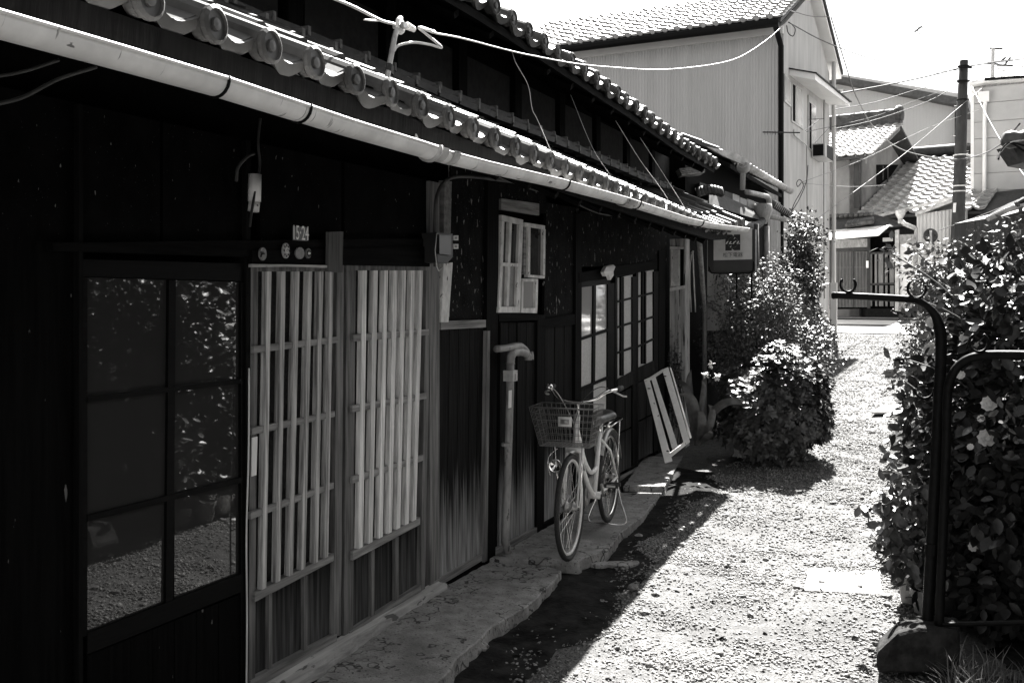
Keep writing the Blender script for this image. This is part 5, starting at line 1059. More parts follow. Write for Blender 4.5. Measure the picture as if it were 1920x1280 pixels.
# ------------------------------------------------------------------ overhead wires
m_wireg = M_('grey_cable', .14, .22, .6)
WR = [
 ([(1478, 42, 19.2), (1550, 80, 22), (1640, 112, 24), (1740, 133, 26), (1806, 131, 27)], .018, m_wireb, 'black wire sagging from pale house eaves to the utility pole'),
 ([(1560, 178, 24), (1660, 160, 25), (1740, 143, 26), (1806, 126, 27)], .030, m_wireb, 'thick black wire from pale house to the top of the utility pole'),
 ([(1560, 206, 24), (1640, 192, 25), (1720, 168, 26), (1806, 148, 27)], .016, m_wireb, 'upper of two black wires over the dark roof edge'),
 ([(1558, 243, 24), (1640, 225, 25), (1740, 190, 26), (1806, 153, 27)], .016, m_wireb, 'lower of two black wires over the dark roof edge'),
 ([(1806, 126, 27), (1860, 118, 28), (1925, 110, 30)], .030, m_wireb, 'thick black wire leaving the pole top to the right'),
 ([(1806, 136, 27), (1850, 128, 28), (1925, 112, 30)], .014, m_wireb, 'thin black wire leaving the pole top to the right'),
 ([(1558, 32, 22), (1585, 120, 22.5), (1605, 180, 23), (1640, 240, 24), (1690, 280, 25), (1760, 297, 26), (1800, 299, 26.8)], .022, m_wireg, 'pale twisted cable drooping down across the gable to the pole'),
 ([(1800, 299, 26.8), (1840, 290, 22), (1880, 268, 17), (1912, 232, 14)], .020, m_wireb, 'black twisted cable from the pole to the right edge'),
 ([(1500, 432, 18), (1560, 390, 20), (1700, 285, 24), (1800, 200, 26), (1862, 148, 32)], .011, m_wireg, 'long straight pale wire rising from bushes to the grey building'),
 ([(1503, 342, 18), (1620, 298, 22), (1740, 240, 25), (1835, 206, 28)], .009, m_wireg, 'straight pale wire before the gable, the middle one'),
 ([(1504, 344, 18), (1600, 350, 24), (1660, 347, 28)], .009, m_wireg, 'nearly level pale wire before the grey gable'),
 ([(1478, 20, 19), (1550, 32, 22), (1700, 15, 25), (1860, -8, 30)], .012, m_wireb, 'faint wire high in the sky, leftmost'),
 ([(1720, 52, 26), (1800, 40, 27), (1925, 12, 30)], .012, m_wireb, 'faint wire high in the sky at right'),
 ([(1560, 238, 22), (1650, 215, 24), (1740, 180, 26), (1930, 120, 30)], .010, m_wireb, 'thin dark wire crossing before the pole'),
 ([(1760, 432, 26), (1850, 400, 20), (1925, 368, 15)], .014, m_wireb, 'dark wire from the shed to the garden at right'),
 ([(1820, 158, 30), (1860, 235, 22), (1900, 300, 16), (1925, 335, 14)], .014, m_wireb, 'dark wire slanting down before the grey building'),
 ([(1475, 48, 19), (1478, 62, 19), (1487, 68, 19), (1491, 55, 19), (1484, 45, 19)], .016, m_wireb, 'black wire loop at the pale house eaves'),
 ([(1503, 342, 18), (1496, 350, 18), (1494, 342, 18), (1500, 337, 18), (1506, 350, 18), (1490, 380, 18), (1482, 402, 18)], .012, m_wireb, 'black wire curl before the pale gable'),
 ([(1515, 310, 18), (1512, 340, 18), (1498, 375, 18), (1482, 400, 18)], .012, m_wireb, 'black wire hanging from the air unit'),
]
for pts, r, m, l in WR: wire('overhead_wire', curve([dep(*p) for p in pts], 8), r*.62, m, l, 'wire', group='overhead wires')
mb = MB()
t = thing('wire_clamp', 'small connector with a loop on the wire in the sky', 'connector', dep(1725, 55, 26)); part(t, 'loop', MB().ring(dep(1727, 58, 26), FW, .09, .01, 14, 5), m_wireb); part(t, 'body', MB().tube([dep(1715, 60, 26), dep(1728, 50, 26)], .025, 6), m_wireb)
# ------------------------------------------------------------------ plants
def nrm(a): return a/np.maximum(np.linalg.norm(a, axis=-1, keepdims=True), 1e-9)
def leaf_fine(pos, ax, up, L, Wd, fold=.22, curl=.18):
    ax = nrm(ax); side = nrm(np.cross(ax, up)); n = np.cross(side, ax); L = L[:, None]; Wd = Wd[:, None]; vs = [pos]
    for t, w in ((.22, .78), (.52, 1.0), (.80, .62)):
        m = pos+ax*L*t-n*(L*curl*t*t); vs += [m+side*Wd*w, m-n*Wd*fold*w, m-side*Wd*w]
    vs.append(pos+ax*L-n*L*curl); V = np.stack(vs, 1).reshape(-1, 3); k = (np.arange(len(pos))*11)[:, None, None]
    T_ = [(0, 2, 1), (0, 3, 2)]
    for a in (1, 4): T_ += [(a, a+1, a+4), (a, a+4, a+3), (a+1, a+2, a+5), (a+1, a+5, a+4)]
    T_ += [(7, 8, 10), (8, 9, 10)]
    return V, (np.array(T_)[None]+k).reshape(-1, 3)
def leaf_np(pos, ax, up, L, Wd, fold=.25, curl=.15):
    ax = nrm(ax); side = nrm(np.cross(ax, up)); n = np.cross(side, ax); L = L[:, None]; Wd = Wd[:, None]
    b = pos; c = pos+ax*L*.45-n*Wd*fold; l = pos+ax*L*.45+side*Wd; r = pos+ax*L*.45-side*Wd; t = pos+ax*L-n*L*curl
    V = np.stack([b, l, t, r, c], 1).reshape(-1, 3); k = (np.arange(len(pos))*5)[:, None, None]
    Fc = np.array([(0, 4, 1), (1, 4, 2), (2, 4, 3), (3, 4, 0)])[None]+k
    return V, Fc.reshape(-1, 3)
def rdir(n, r): return nrm(r.normal(size=(n, 3)))
def ell_pts(n, c, rad, r, lo=.55, flat=None, lump=.16, seed=0):
    d = rdir(n, r); ph = np.random.default_rng(seed).uniform(0, 6.28, 6)
    lum = 1+lump*(np.sin(d[:, 0]*5+ph[0])*np.sin(d[:, 1]*5+ph[1])+.7*np.sin(d[:, 2]*7+ph[2]+d[:, 0]*4)+.6*np.sin(d[:, 1]*9+ph[3])*np.sin(d[:, 2]*8+ph[4]))
    q = lo+(1-lo)*r.uniform(0, 1, n)**.6; p = d*(q*lum)[:, None]*np.array(rad)+np.array(c); return p, d
def whorls(n, c, rad, r, L=(.03, .045), k=6, lo=.6, lump=.16, seed=0, wid=.28, zmin=None):
    p, d = ell_pts(n, c, rad, r, lo, lump=lump, seed=seed)
    if zmin is not None: m = p[:, 2] > zmin; p, d = p[m], d[m]; n = len(p)
    tip = nrm(d+np.array([0, 0, .7])+.5*rdir(n, r)); e = nrm(np.cross(tip, rdir(n, r))); g = np.cross(tip, e); out = []
    for i in range(k):
        a = 2*math.pi*i/k+r.uniform(-.3, .3, n); rad_ = e*np.cos(a)[:, None]+g*np.sin(a)[:, None]; ax = nrm(rad_+tip*r.uniform(.1, .7, (n, 1))); l = r.uniform(*L, n)
        out.append(leaf_np(p, ax, tip+.001, l, l*wid, .15, .1))
    return join_np(out)
def leaves(n, c, rad, r, L=(.04, .07), lo=.5, lump=.18, seed=0, wid=.30, up=.6, zmin=None, fine=False):
    p, d = ell_pts(n, c, rad, r, lo, lump=lump, seed=seed)
    if zmin is not None: m = p[:, 2] > zmin; p, d = p[m], d[m]; n = len(p)
    ax = nrm(d*.7+.9*rdir(n, r)+np.array([0, 0, -.15])); u = nrm(np.array([0, 0, up])+.6*rdir(n, r)+d*.3); l = r.uniform(*L, n); return (leaf_fine if fine else leaf_np)(p, ax, u, l, l*wid)
def shrub(name, label, cat, base, crowns, stems, mat, group=None):
    t = thing(name, label, cat, base, group)
    part(t, 'crown', np_mesh(name+'_crown', *join_np(crowns), 3), mat)['kind'] = 'stuff'
    for pts, rr in stems: part(t, 'stem', MB().tube(pts, rr, 6), m_stem, smooth=True)
    return t
def mk_stems(b, c, rad, n, r0=.014):
    out = []
    for i in range(n):
        a = 2*math.pi*i/n+random.uniform(-.3, .3); q = random.uniform(.3, .85); e = Vector((c[0]+math.cos(a)*rad[0]*q, c[1]+math.sin(a)*rad[1]*q, c[2]+rad[2]*random.uniform(.1, .7)))
        s = Vector(b)+Vector((math.cos(a)*.06, math.sin(a)*.06, -.03)); m = s.lerp(e, .5)+Vector((random.uniform(-.05, .05), random.uniform(-.05, .05), .06)); out.append((curve([s, m, e], 4), [r0*(1-.07*k) for k in range(9)]))
    return out
R1 = np.random.default_rng(21)
def gb(x, y): return (x, y, gz(x, y))
# azalea by the slab end
c = (-1.60, 10.05, .58); rad = (.50, .58, .56)
shrub('azalea_bush', 'rounded azalea bush with starry leaf tips at the slab end', 'bush', gb(c[0], c[1]), [whorls(2600, c, rad, R1, (.045, .075), 6, .72, seed=1), whorls(1500, c, (.38, .45, .5), R1, (.04, .06), 5, .3, seed=2), leaves(1500, c, rad, R1, (.03, .05), .4, seed=1)], mk_stems(gb(*c[:2]), c, rad, 9), m_leaf)
c = (-2.08, 11.9, 1.1); rad = (.58, .85, .92)
shrub('nandina_shrub', 'tall feathery shrub before the second row house, below the sign', 'shrub', gb(c[0], c[1]), [leaves(15000, c, rad, R1, (.03, .06), .35, .2, seed=3, wid=.22), leaves(5000, (-1.98, 11.7, 1.62), (.5, .7, .48), R1, (.03, .06), .3, .25, seed=4, wid=.22)], mk_stems(gb(*c[:2]), c, rad, 10), m_leafl)
c = (-1.85, 12.6, .9); rad = (.55, .6, .72)
shrub('box_shrub', 'dense small-leaved shrub behind the azalea bush', 'shrub', gb(c[0], c[1]), [leaves(9000, c, rad, R1, (.03, .05), .4, .2, seed=5)], mk_stems(gb(*c[:2]), c, rad, 6), m_leaf)
c = (-1.96, 14.4, 1.75); rad = (.28, .34, .85)
shrub('column_shrub', 'upright leafy shrub before the corner of the pale house', 'shrub', gb(c[0], c[1]), [leaves(6500, c, rad, R1, (.04, .065), .4, .2, seed=6, wid=.34), leaves(700, (-1.85, 14.4, 2.55), (.3, .3, .35), R1, (.04, .06), .2, .3, seed=7), leaves(3000, (-1.85, 14.0, 1.0), (.42, .5, .6), R1, (.035, .06), .4, .2, seed=8)], mk_stems(gb(*c[:2]), c, rad, 6, .02), m_leaf)
# broad leaved plant by the frame
t = thing('aspidistra', 'broad strap leaved plant in the shade beside the white frame', 'plant', onG(1308, 835))
def strap(pts, w, n=10):
    P = curve([dep(*p) for p in pts], 5); mb = MB(); m = len(P)
    for i, p in enumerate(P):
        tt = i/(m-1); ww = w*math.sin(math.pi*min(1, .12+.88*tt))**.8; dr = (P[min(i+1, m-1)]-P[max(i-1, 0)]).normalized(); s = dr.cross(FW).normalized(); mb.v += [tuple(p+s*ww), tuple(p+FW*ww*.35), tuple(p-s*ww)]
    for i in range(m-1): k = 3*i; mb.f += [(k, k+1, k+4, k+3), (k+1, k+2, k+5, k+4)]
    mb.sm = True; return mb
for pts, w in (([(1306, 835, 9.6), (1300, 790, 9.55), (1288, 730, 9.6), (1270, 712, 9.7)], .06), ([(1308, 835, 9.6), (1306, 780, 9.5), (1296, 745, 9.5), (1272, 738, 9.5)], .055), ([(1308, 835, 9.5), (1316, 800, 9.4), (1315, 778, 9.4), (1308, 770, 9.4)], .06), ([(1310, 835, 9.5), (1330, 800, 9.4), (1336, 770, 9.4), (1328, 758, 9.4)], .05), ([(1312, 830, 9.5), (1330, 815, 9.3), (1332, 806, 9.3)], .05), ([(1310, 825, 9.6), (1340, 770, 9.4), (1372, 752, 9.3), (1412, 762, 9.3)], .055), ([(1306, 830, 9.7), (1296, 760, 9.7), (1292, 715, 9.8), (1296, 692, 9.8)], .05), ([(1310, 830, 9.6), (1316, 760, 9.6), (1320, 725, 9.6), (1316, 712, 9.6)], .04)):
    part(t, 'leaf', strap(pts, w*.72), m_leaf)
for k, (a, b, d_) in enumerate(((1334, 683, 9.55), (1323, 702, 9.5), (1345, 706, 9.5))): part(t, 'flower', np_mesh('fl', *leaf_np(np.array([dep(a, b, d_)]*9)+.0, rdir(9, R1), np.array([0, 0, 1.])+.4*rdir(9, R1), np.full(9, .05), np.full(9, .018)), 3), m_petal)
# thin twigs by the bay
c = onG(1290, 760); shrub('thin_shrub', 'thin twiggy shrub before the bleached end bay', 'shrub', tuple(c), [leaves(420, (-2.66, 10.27, .8), (.06, .08, .6), R1, (.035, .06), .2, .3, seed=9, wid=.22)], mk_stems((-2.66, 10.27, .1), (-2.66, 10.27, .8), (.06, .08, .6), 6, .007), m_leaf)
# right side garden
m_leafd = M_('camellia_leaf', .014, .034, .4, (20, 20, 20), spec=.4)
c = (.52, 6.35, .95)
hd1 = shrub('camellia_hedge', 'tall dark camellia hedge with pale blossoms behind the iron fence', 'hedge', gb(.5, 6.2), [leaves(15000, (.50, 6.3, .95), (.66, .85, 1.12), R1, (.035, .10), .45, .15, seed=10, wid=.30, fine=True), leaves(9000, (1.1, 5.9, .9), (.85, .9, 1.15), R1, (.035, .10), .45, .15, seed=11, fine=True), leaves(5200, (.35, 6.1, .45), (.6, .7, .6), R1, (.05, .09), .3, .15, seed=12, fine=True), leaves(9000, (1.6, 4.4, .95), (.8, 1.2, 1.1), R1, (.06, .10), .5, .15, seed=13, fine=True)], mk_stems(gb(.5, 6.3), (.5, 6.3, 1.0), (.6, .8, 1.0), 12, .02), m_leafd)
tw = []
for i in range(26):
    a = random.uniform(2.2, 6.2); s_ = Vector((.5+.3*math.cos(a), 6.2+.5*math.sin(a), random.uniform(.5, 1.6))); e_ = Vector((.5+random.uniform(.6, .85)*math.cos(a), 6.3+random.uniform(.8, 1.1)*math.sin(a), s_.z+random.uniform(.1, .6)))
    part(hd1, 'twig', MB().tube(curve([s_, s_.lerp(e_, .5)+Vector((0, 0, .05)), e_], 3), .004, 5), m_stem)
    tw.append(leaves(26, tuple(e_), (.09, .09, .10), R1, (.02, .06), .1, .2, seed=60+i, wid=.3, fine=True))
part(hd1, 'new_shoots', np_mesh('new_shoots', *join_np(tw), 3), m_leafm)['kind'] = 'stuff'
def blossom(par, p, R_, nrm_=None):
    n = nrm(np.array([nrm_ if nrm_ else (-.3, -1, .5)], float))[0]; V = []; F_ = []; pos = np.array(p, float); e = nrm(np.cross(n, [0, 0, 1.])[None])[0]; g = np.cross(n, e); ps = []; ax = []; L = []
    for ring, (m, tilt, l) in enumerate(((9, .25, 1.0), (8, .6, .8), (6, 1.1, .6), (4, 1.9, .4))):
        for k in range(m): a = 2*math.pi*(k+.5*ring)/m; ps.append(pos-n*.004*ring); ax.append((e*math.cos(a)+g*math.sin(a))+n*tilt); L.append(R_*l)
    V, F_ = leaf_fine(np.array(ps), np.array(ax), np.array([n]*len(ps)), np.array(L), np.array(L)*.46, .2, -.15); return part(par, 'blossom', np_mesh('blossom', V, F_, 3), m_petal)
for a, b, d_, r_ in ((1856, 758, 5.0, .046), (1853, 822, 5.1, .055), (1802, 704, 5.1, .026), (1830, 548, 5.9, .05), (1856, 545, 5.7, .05), (1878, 563, 5.6, .055), (1889, 570, 5.6, .045), (1870, 595, 5.6, .05), (1808, 634, 5.3, .028), (1836, 650, 5.3, .03), (1745, 655, 6.4, .05), (1747, 680, 6.4, .05), (1750, 605, 6.6, .05), (1820, 838, 5.1, .02), (1915, 857, 5.0, .025), (1840, 785, 5.0, .022), (1826, 1025, 5.1, .03), (1905, 540, 5.6, .05)):
    blossom(hd1, dep(a, b, d_), r_)
for a, b, d_ in ((1790, 606, 5.6), (1795, 618, 5.6), (1792, 645, 5.6), (1865, 530, 5.8), (1900, 545, 5.7), (1775, 740, 5.3)):
    p = np.array(dep(a, b, d_)); V, F_ = leaf_np(p[None].repeat(3, 0), np.array([(1, -.2, .1), (.7, -.3, -.3), (-.6, -.4, .2)]), np.array([(-.2, .2, 1.)]*3), np.array([.10, .09, .08]), np.array([.028, .026, .024])); part(hd1, 'large_leaf', np_mesh('large_leaf', V, F_, 3), m_leafl)
shrub('garden_shrub', 'sunlit glossy shrub along the right side of the gravel lane', 'shrub', gb(-.05, 8.0), [leaves(6000, (.14, 7.9, .62), (.44, .85, .78), R1, (.03, .085), .35, .38, seed=14, fine=True), leaves(2400, (-.05, 7.1, .35), (.3, .5, .45), R1, (.05, .085), .3, .2, seed=15, fine=True)], mk_stems(gb(-.05, 8), (-.05, 7.9, .7), (.45, .8, .7), 10), m_leafm)
shrub('nandina_shrub', 'pale feathery shrub above the hedge, before the utility pole', 'shrub', gb(.05, 11), [leaves(11000, (.08, 10.9, 1.35), (.5, .75, .78), R1, (.035, .065), .35, .25, seed=16, wid=.22), leaves(1500, (-.05, 10.6, 1.9), (.45, .5, .35), R1, (.04, .065), .2, .3, seed=17, wid=.2), leaves(6000, (.12, 10.2, .65), (.42, .9, .55), R1, (.04, .07), .4, .2, seed=18)], mk_stems(gb(0, 11), (-.05, 10.9, 1.5), (.5, .7, .8), 12, .010), m_leafl)
shrub('low_shrub', 'low small shrub at the far right side of the lane', 'shrub', gb(-.5, 14), [leaves(8000, (.12, 14.0, .95), (.5, 1.3, .55), R1, (.04, .07), .4, .25, seed=19)], mk_stems(gb(.1, 14), (.1, 14, .9), (.4, 1, .5), 8), m_leafl)
shrub('far_tree', 'dark leafy tree at the right edge behind the hedge', 'tree', gb(2.4, 12), [leaves(9000, (2.5, 11.5, 2.1), (1.3, 1.3, 1.0), R1, (.05, .09), .4, .25, seed=20)], [(curve([Vector(gb(2.4, 12)), Vector((2.4, 11.9, 1.2)), Vector((2.2, 11.7, 2.3))], 5), .05)], m_leafd)
shrub('side_hedge', 'dark garden hedge out at the right beside the lane', 'hedge', gb(2.2, 2.5), [leaves(9000, (2.6, 2.2, 1.0), (.9, 1.8, 1.3), R1, (.06, .10), .5, .2, seed=23)], [(curve([Vector(gb(2.6, 2.2)), Vector((2.6, 2.2, .6)), Vector((2.5, 2.2, 1.3))], 4), .04)], m_leafd)
# bare branches at the right edge
t = thing('bare_branch', 'curved bare branch at the right edge above the hedge', 'branch', dep(1905, 520, 9))
for pts, r_ in (([(1925, 505, 9), (1900, 490, 9), (1888, 460, 9), (1884, 430, 9)], .012), ([(1900, 490, 9), (1915, 470, 9), (1930, 460, 9)], .008)): part(t, 'twig', MB().tube(curve([dep(*p) for p in pts], 5), r_, 6), m_stem, smooth=True)
part(t, 'leaf_spray', np_mesh('ls', *leaves(180, tuple(dep(1900, 440, 9)), (.22, .22, .25), R1, (.05, .08), .1, .2, seed=22), 3), m_leafl)['kind'] = 'stuff'
# pots
def pot(px, py, d_, rt, h, mat, label, soil=True):
    b = dep(px, py, d_); b.z = gz(b.x, b.y)+.02; t = thing('plant_pot', label, 'pot', b, 'plant pots by the gate post')
    part(t, 'body', MB().lathe(b, (0, 0, 1), [(.001, 0), (rt*.68, 0), (rt*.92, h*.78), (rt*1.03, h*.79), (rt*1.05, h), (rt*.95, h), (rt*.9, h*.82), (.001, h*.82)], 24), mat, smooth=False)
    if soil: part(t, 'soil', MB().lathe(b+Vector((0, 0, h*.86)), (0, 0, 1), [(rt*.92, 0), (rt*.6, .012), (.001, .006)], 14), m_soil)
    return t, b
t1, b1 = pot(1710, 1150, 5.68, .085, .15, m_terra, 'terracotta pot holding the young camellia, left of the gate post')
pot(1733, 1155, 5.5, .075, .13, m_terra, 'terracotta pot in front, touching the gate post'); pot(1752, 1120, 5.75, .085, .17, m_gutd, 'white pot behind the gate post'); pot(1770, 1160, 5.5, .085, .11, m_tiled, 'dark pot right of the gate post'); pot(1722, 1120, 5.9, .075, .15, m_gutd, 'pale pot behind the camellia pot')
cp = thing('potted_camellia', 'young camellia with glossy leaves growing from the terracotta pot', 'plant', b1+Vector((0, 0, .12)))
st = curve([b1+Vector((0, 0, .12)), dep(1716, 1040, 5.4), dep(1706, 985, 5.4), dep(1702, 930, 5.4), dep(1700, 890, 5.4)], 5); part(cp, 'stem', MB().tube(st, [.010-.0003*i for i in range(len(st))], 6), m_stem, smooth=True)
for pts in ([(1712, 1025, 5.4), (1690, 1000, 5.35), (1665, 975, 5.3), (1640, 955, 5.3)], [(1706, 985, 5.4), (1725, 955, 5.4), (1738, 925, 5.4)], [(1715, 1050, 5.4), (1690, 1040, 5.35), (1668, 1030, 5.3), (1640, 1010, 5.3)], [(1704, 950, 5.4), (1682, 925, 5.4), (1670, 905, 5.4)]): part(cp, 'branch', MB().tube(curve([dep(*p) for p in pts], 4), .004, 5), m_stem)
cl = [leaves(150, tuple(dep(1700, 930, 5.4)), (.17, .17, .22), R1, (.06, .085), .3, .2, seed=31, wid=.3, fine=True), leaves(90, tuple(dep(1672, 980, 5.35)), (.12, .12, .14), R1, (.06, .085), .3, .2, seed=32, fine=True), leaves(110, tuple(dep(1690, 1045, 5.35)), (.14, .12, .11), R1, (.05, .08), .3, .2, seed=33, fine=True), leaves(120, tuple(dep(1725, 1000, 5.5)), (.12, .15, .25), R1, (.06, .085), .3, .2, seed=34, fine=True), leaves(6, tuple(dep(1615, 947, 5.3)), (.02, .02, .02), R1, (.06, .08), .2, .2, seed=35, fine=True)]
part(cp, 'leaves', np_mesh('cl', *join_np(cl), 3), m_leafm)['kind'] = 'stuff'
t2, b2 = pot(1541, 684, 17.6, .13, .30, m_pipe, 'small grey pot beyond the azalea bush'); tag(t2, group='plant pots by the gate post')
# hose / bent stick in white pot
t = thing('bent_stick', 'bent pale stick leaning from the white pot by the gate post', 'stick', dep(1755, 1110, 5.6)); part(t, 'rod', MB().tube(curve([dep(1756, 1105, 5.6), dep(1768, 1085, 5.6), dep(1780, 1060, 5.6), dep(1788, 1042, 5.6)], 4), .009, 6), m_slat, smooth=True)
def trough(px, d0, w, h, mat, label, lip=True):
    p = onG(*px); t = thing('planter', label, 'planter', p, 'planters along the right of the lane'); b = p+Vector((w/2, .1, 0)); ww, dd = w/2, .10
    part(t, 'box', MB().hexa([b+Vector((-ww*1.1, -dd*1.1, h)), b+Vector((ww*1.1, -dd*1.1, h)), b+Vector((ww*1.1, dd*1.1, h)), b+Vector((-ww*1.1, dd*1.1, h))], [b+Vector((-ww, -dd, 0)), b+Vector((ww, -dd, 0)), b+Vector((ww, dd, 0)), b+Vector((-ww, dd, 0))]), mat)
    part(t, 'soil', MB().box(b+Vector((0, 0, h+.004)), w*.98, .19, .012), m_soil)
    part(t, 'leaves', np_mesh('tl', *leaves(260, tuple(b+Vector((0, 0, h+.05))), (ww*.9, .1, .08), R1, (.03, .05), .1, .2, seed=int(px[0])), 3), m_leafl)['kind'] = 'stuff'
trough((1677, 690), 0, .5, .16, m_iron, 'dark plastic planter, farther one'); trough((1660, 708), 0, .6, .12, m_terra, 'terracotta planter trough, nearer one')
# boards lying on the gravel
def board_on(px, z, h, label, mat=m_board):
    pts = [onZ(a, b, z+h) for a, b in px]; o = obj('flat_board', MB().prism(pts, (0, 0, -h)), mat); bevel(o, .003); return tag(o, label, 'board', 'boards lying on the gravel')
board_on([(1517, 1064), (1649, 1069), (1652, 1112), (1508, 1105)], -.058, .010, 'clean white board lying on the sunlit gravel near the pots')
g_ = onG(1670, 768).z; board_on([(1655, 760), (1715, 758), (1712, 771), (1634, 771)], g_, .03, 'narrow pale board on the gravel further up the lane')
g_ = onG(1580, 790).z; board_on([(1566, 780), (1592, 778), (1600, 788), (1570, 791)], g_, .012, 'small pale slab set flush in the gravel')
# ------------------------------------------------------------------ iron gate and fence
gt_ = thing('iron_gate', 'black iron gate arm on a post, curving over toward the lane', 'gate', onG(1739, 1180))
GP = [(1737, 1195, 4.75), (1745, 1050, 4.78), (1753, 900, 4.80), (1760, 760, 4.84), (1764, 680, 4.86), (1764, 630, 4.87), (1757, 598, 4.87), (1742, 577, 4.88), (1720, 564, 4.89), (1690, 560, 4.9), (1640, 557, 4.94), (1563, 553.5, 5.0)]
part(gt_, 'post_and_arm', MB().tube(curve([dep(*p) for p in GP], 6), [.0265 if i < 32 else max(.0175, .0265-.0009*(i-32)) for i in range(67)], 12), m_iron, smooth=True); part(gt_, 'end_cap', MB().lathe(dep(1563, 553.5, 5.0), -(dep(1640, 557, 4.94)-dep(1563, 553.5, 5.0)), [(.0177, -.01), (.02, 0), (.015, .010), (.001, .012)], 12), m_iron)
part(gt_, 'collar', MB().tube([dep(1746, 1040, 4.775), dep(1747, 1020, 4.78)], .031, 12), m_iron)
def cring(par, px, py, d_, R_, a0=-2.45, a1=2.45):
    c = dep(px, py, d_); pts = [c+RT*math.sin(a)*R_-UP*math.cos(a)*R_ for a in np.linspace(a0, a1, 18)]; part(par, 'ring', MB().tube(pts, .0065, 7), m_iron, smooth=True)
cring(gt_, 1590, 533, 4.97, .038, -2.3, 2.3); cring(gt_, 1719, 541, 4.89, .045, -2.5, 2.0); cring(gt_, 1733, 728, 5.0, .05, -1.6, 1.6)
fn = thing('iron_fence', 'black iron fence panel with a rounded top before the camellia hedge', 'fence', onG(1763, 1180))
FP = [(1760, 1190, 4.68), (1768, 1000, 4.70), (1774, 850, 4.72), (1776, 760, 4.74), (1779, 722, 4.74), (1790, 695, 4.72), (1810, 676, 4.70), (1838, 667, 4.66), (1880, 665, 4.6), (2000, 667, 4.42)]
part(fn, 'frame_tube', MB().tube(curve([dep(*p) for p in FP], 6), .021, 12), m_iron, smooth=True); cring(fn, 1835, 642, 4.64, .044, -2.6, 2.6)
part(fn, 'end_post', MB().tube([dep(2000, 667, 4.42), dep(2000, 1200, 4.42)], .021, 10), m_iron, smooth=True); part(fn, 'bottom_rail', MB().tube([dep(1761, 1170, 4.68), dep(2000, 1165, 4.42)], .012, 8), m_iron)
# concrete footing
bq = [(1645, 1262), (1643, 1226), (1684, 1188), (1722, 1178), (1800, 1182), (1800, 1262)]
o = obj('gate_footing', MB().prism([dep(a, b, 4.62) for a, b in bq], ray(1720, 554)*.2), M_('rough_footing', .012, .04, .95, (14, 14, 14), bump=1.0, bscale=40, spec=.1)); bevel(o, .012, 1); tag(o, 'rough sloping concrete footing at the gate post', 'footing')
# grass tufts
r = np.random.default_rng(5); n = 1900; px = np.stack([r.uniform(-.02, .85, n), r.uniform(3.75, 5.0, n)], 1)
m = r.uniform(0, 1, n) < .35+.65*(np.sin(px[:, 0]*9)*np.sin(px[:, 1]*7) > -.2); px = px[m]; n = len(px); pos = np.concatenate([px, np.full((n, 1), -.09)], 1); ang = r.uniform(0, 6.28, n)
h = r.uniform(.08, .26, n); ln = r.uniform(.03, .2, n); dv = np.stack([np.cos(ang), np.sin(ang), np.zeros(n)], 1); sd_ = np.stack([-np.sin(ang), np.cos(ang), np.zeros(n)], 1)*.0028
P0 = pos; P1 = pos+dv*ln[:, None]*.35+np.array([0, 0, .65])*h[:, None]; P2 = pos+dv*ln[:, None]+np.array([0, 0, .9])*h[:, None]
V = np.stack([P0-sd_, P0+sd_, P1-sd_*.9, P1+sd_*.9, P2], 1).reshape(-1, 3); F_ = (np.array([(0, 1, 3), (0, 3, 2), (2, 3, 4)])[None]+(np.arange(n)*5)[:, None, None]).reshape(-1, 3)
tag(obj('grass', np_mesh('grass', V, F_, 3), m_leafl), 'long grass tufts at the foot of the iron fence', 'grass', kind='stuff')
n = 500; px = np.stack([r.uniform(-.45, -.1, n), r.uniform(8.2, 11.5, n)], 1); pos = np.concatenate([px, np.array([[gz(a, b)] for a, b in px])], 1); ax = nrm(r.normal(size=(n, 3))+np.array([0, 0, 1.4])); l = r.uniform(.05, .14, n)
tag(obj('weeds', np_mesh('weeds', *leaf_np(pos, ax, np.array([0, 0, 1.])+.5*rdir(n, r), l, l*.12), 3), m_leafl), 'low weeds along the right edge of the lane', 'weeds', kind='stuff')
n = 420; yv = r.uniform(3.2, 13, n); xl = np.interp(yv, *zip(*LFT)); xr = np.interp(yv, *zip(*RGT)); q = r.uniform(0, 1, n)**.6; xv = xl-.3+(xr+.3-xl)*q
pos = np.stack([xv, yv, np.interp(yv, [a for a, b in GT], [b for a, b in GT])+.018+bumpz(xv, yv)], 1); ax = nrm(r.normal(size=(n, 3))*np.array([1, 1, .25])); l = r.uniform(.02, .055, n)
tag(obj('fallen_leaves', np_mesh('fallen_leaves', *leaf_fine(pos, ax, np.array([0, 0, 1.])+.35*rdir(n, r), l, l*.3), 3), m_stem), 'dry fallen leaves scattered over the gravel lane', 'leaves', kind='stuff')
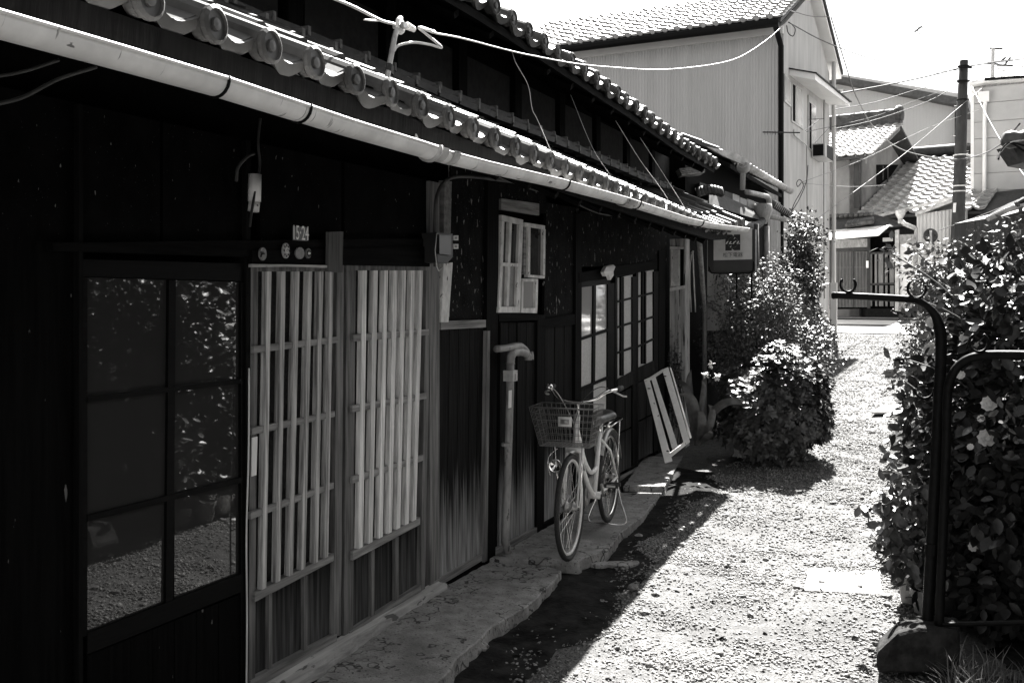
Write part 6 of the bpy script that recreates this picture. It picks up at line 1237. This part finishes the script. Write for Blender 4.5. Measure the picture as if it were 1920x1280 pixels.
# ------------------------------------------------------------------ shed corner at the right edge
sh = thing('garden_shed', 'dark shed corner with a gutter at the right edge above the hedge', 'shed', dep(1900, 560, 13.2)); sd = 13.2
part(sh, 'wall', MB().prism([dep(1884, 404, sd), dep(2050, 360, sd), dep(2050, 600, sd), dep(1884, 600, sd)], FW*1.5), M_('shed_wall', .05, .12, .8, VG))
part(sh, 'wall_board', MB().prism([dep(1898, 432, sd-.05), dep(1915, 430, sd-.05), dep(1908, 500, sd-.05), dep(1895, 500, sd-.05)], FW*.03), m_slat)
rfS = part(sh, 'roof', MB().prism([dep(1862, 402, sd-.4), dep(1900, 380, sd-.2), dep(2050, 320, sd-.2), dep(2050, 360, sd-.4)], FW*.15), m_post)
part(sh, 'gutter', half_tube([dep(1851, 408, sd-.5), dep(1890, 390, sd-.5), dep(2050, 345, sd-.5)], .055), m_gutd)
part(rfS, 'ridge_tile', MB().lathe(dep(1902, 262, sd-.3), RT, [(.001, -.16), (.09, -.14), (.12, -.05), (.10, .05), (.12, .10), (.12, .5), (.001, .5)], 12), m_tile, smooth=True); part(rfS, 'ridge_mass', MB().prism([dep(1896, 272, sd-.2), dep(2050, 250, sd-.2), dep(2050, 330, sd-.2), dep(1918, 305, sd-.2)], FW*.4), m_tiled)
for k in range(3): part(rfS, 'wire_hook', MB().tube(curve([dep(1872, 296+k*2, sd-.6), dep(1876, 285, sd-.6), dep(1893, 268, sd-.6), dep(1925, 262+k*12, sd-.6)], 4), .012, 5), m_gutd if k == 0 else m_iron)
# ------------------------------------------------------------------ dark timber house across the garden (seen mirrored in the left window)
oh = thing('opposite_house', 'dark timber house across the garden, mirrored in the left window', 'house', (5.5, 3, 0))
part(oh, 'wall', MB().box((6.0, 2.6, 2.4), 4.0, 15.6, 5.4), m_post)
for y in np.arange(-5.0, 10.3, .45): part(oh, 'wall_board', MB().box((3.985, y, 2.4), .03, .43, 5.2), m_char)
part(oh, 'roof', MB().hexa([(3.3, -5.6, 4.9), (3.3, 10.8, 4.9), (6.2, 10.8, 6.4), (6.2, -5.6, 6.4)], [(3.3, -5.6, 4.8), (3.3, 10.8, 4.8), (6.2, 10.8, 6.3), (6.2, -5.6, 6.3)]), m_tiled)
part(oh, 'roof', MB().hexa([(9.1, -5.6, 4.9), (9.1, 10.8, 4.9), (6.2, 10.8, 6.4), (6.2, -5.6, 6.4)], [(9.1, -5.6, 4.8), (9.1, 10.8, 4.8), (6.2, 10.8, 6.3), (6.2, -5.6, 6.3)]), m_tiled)
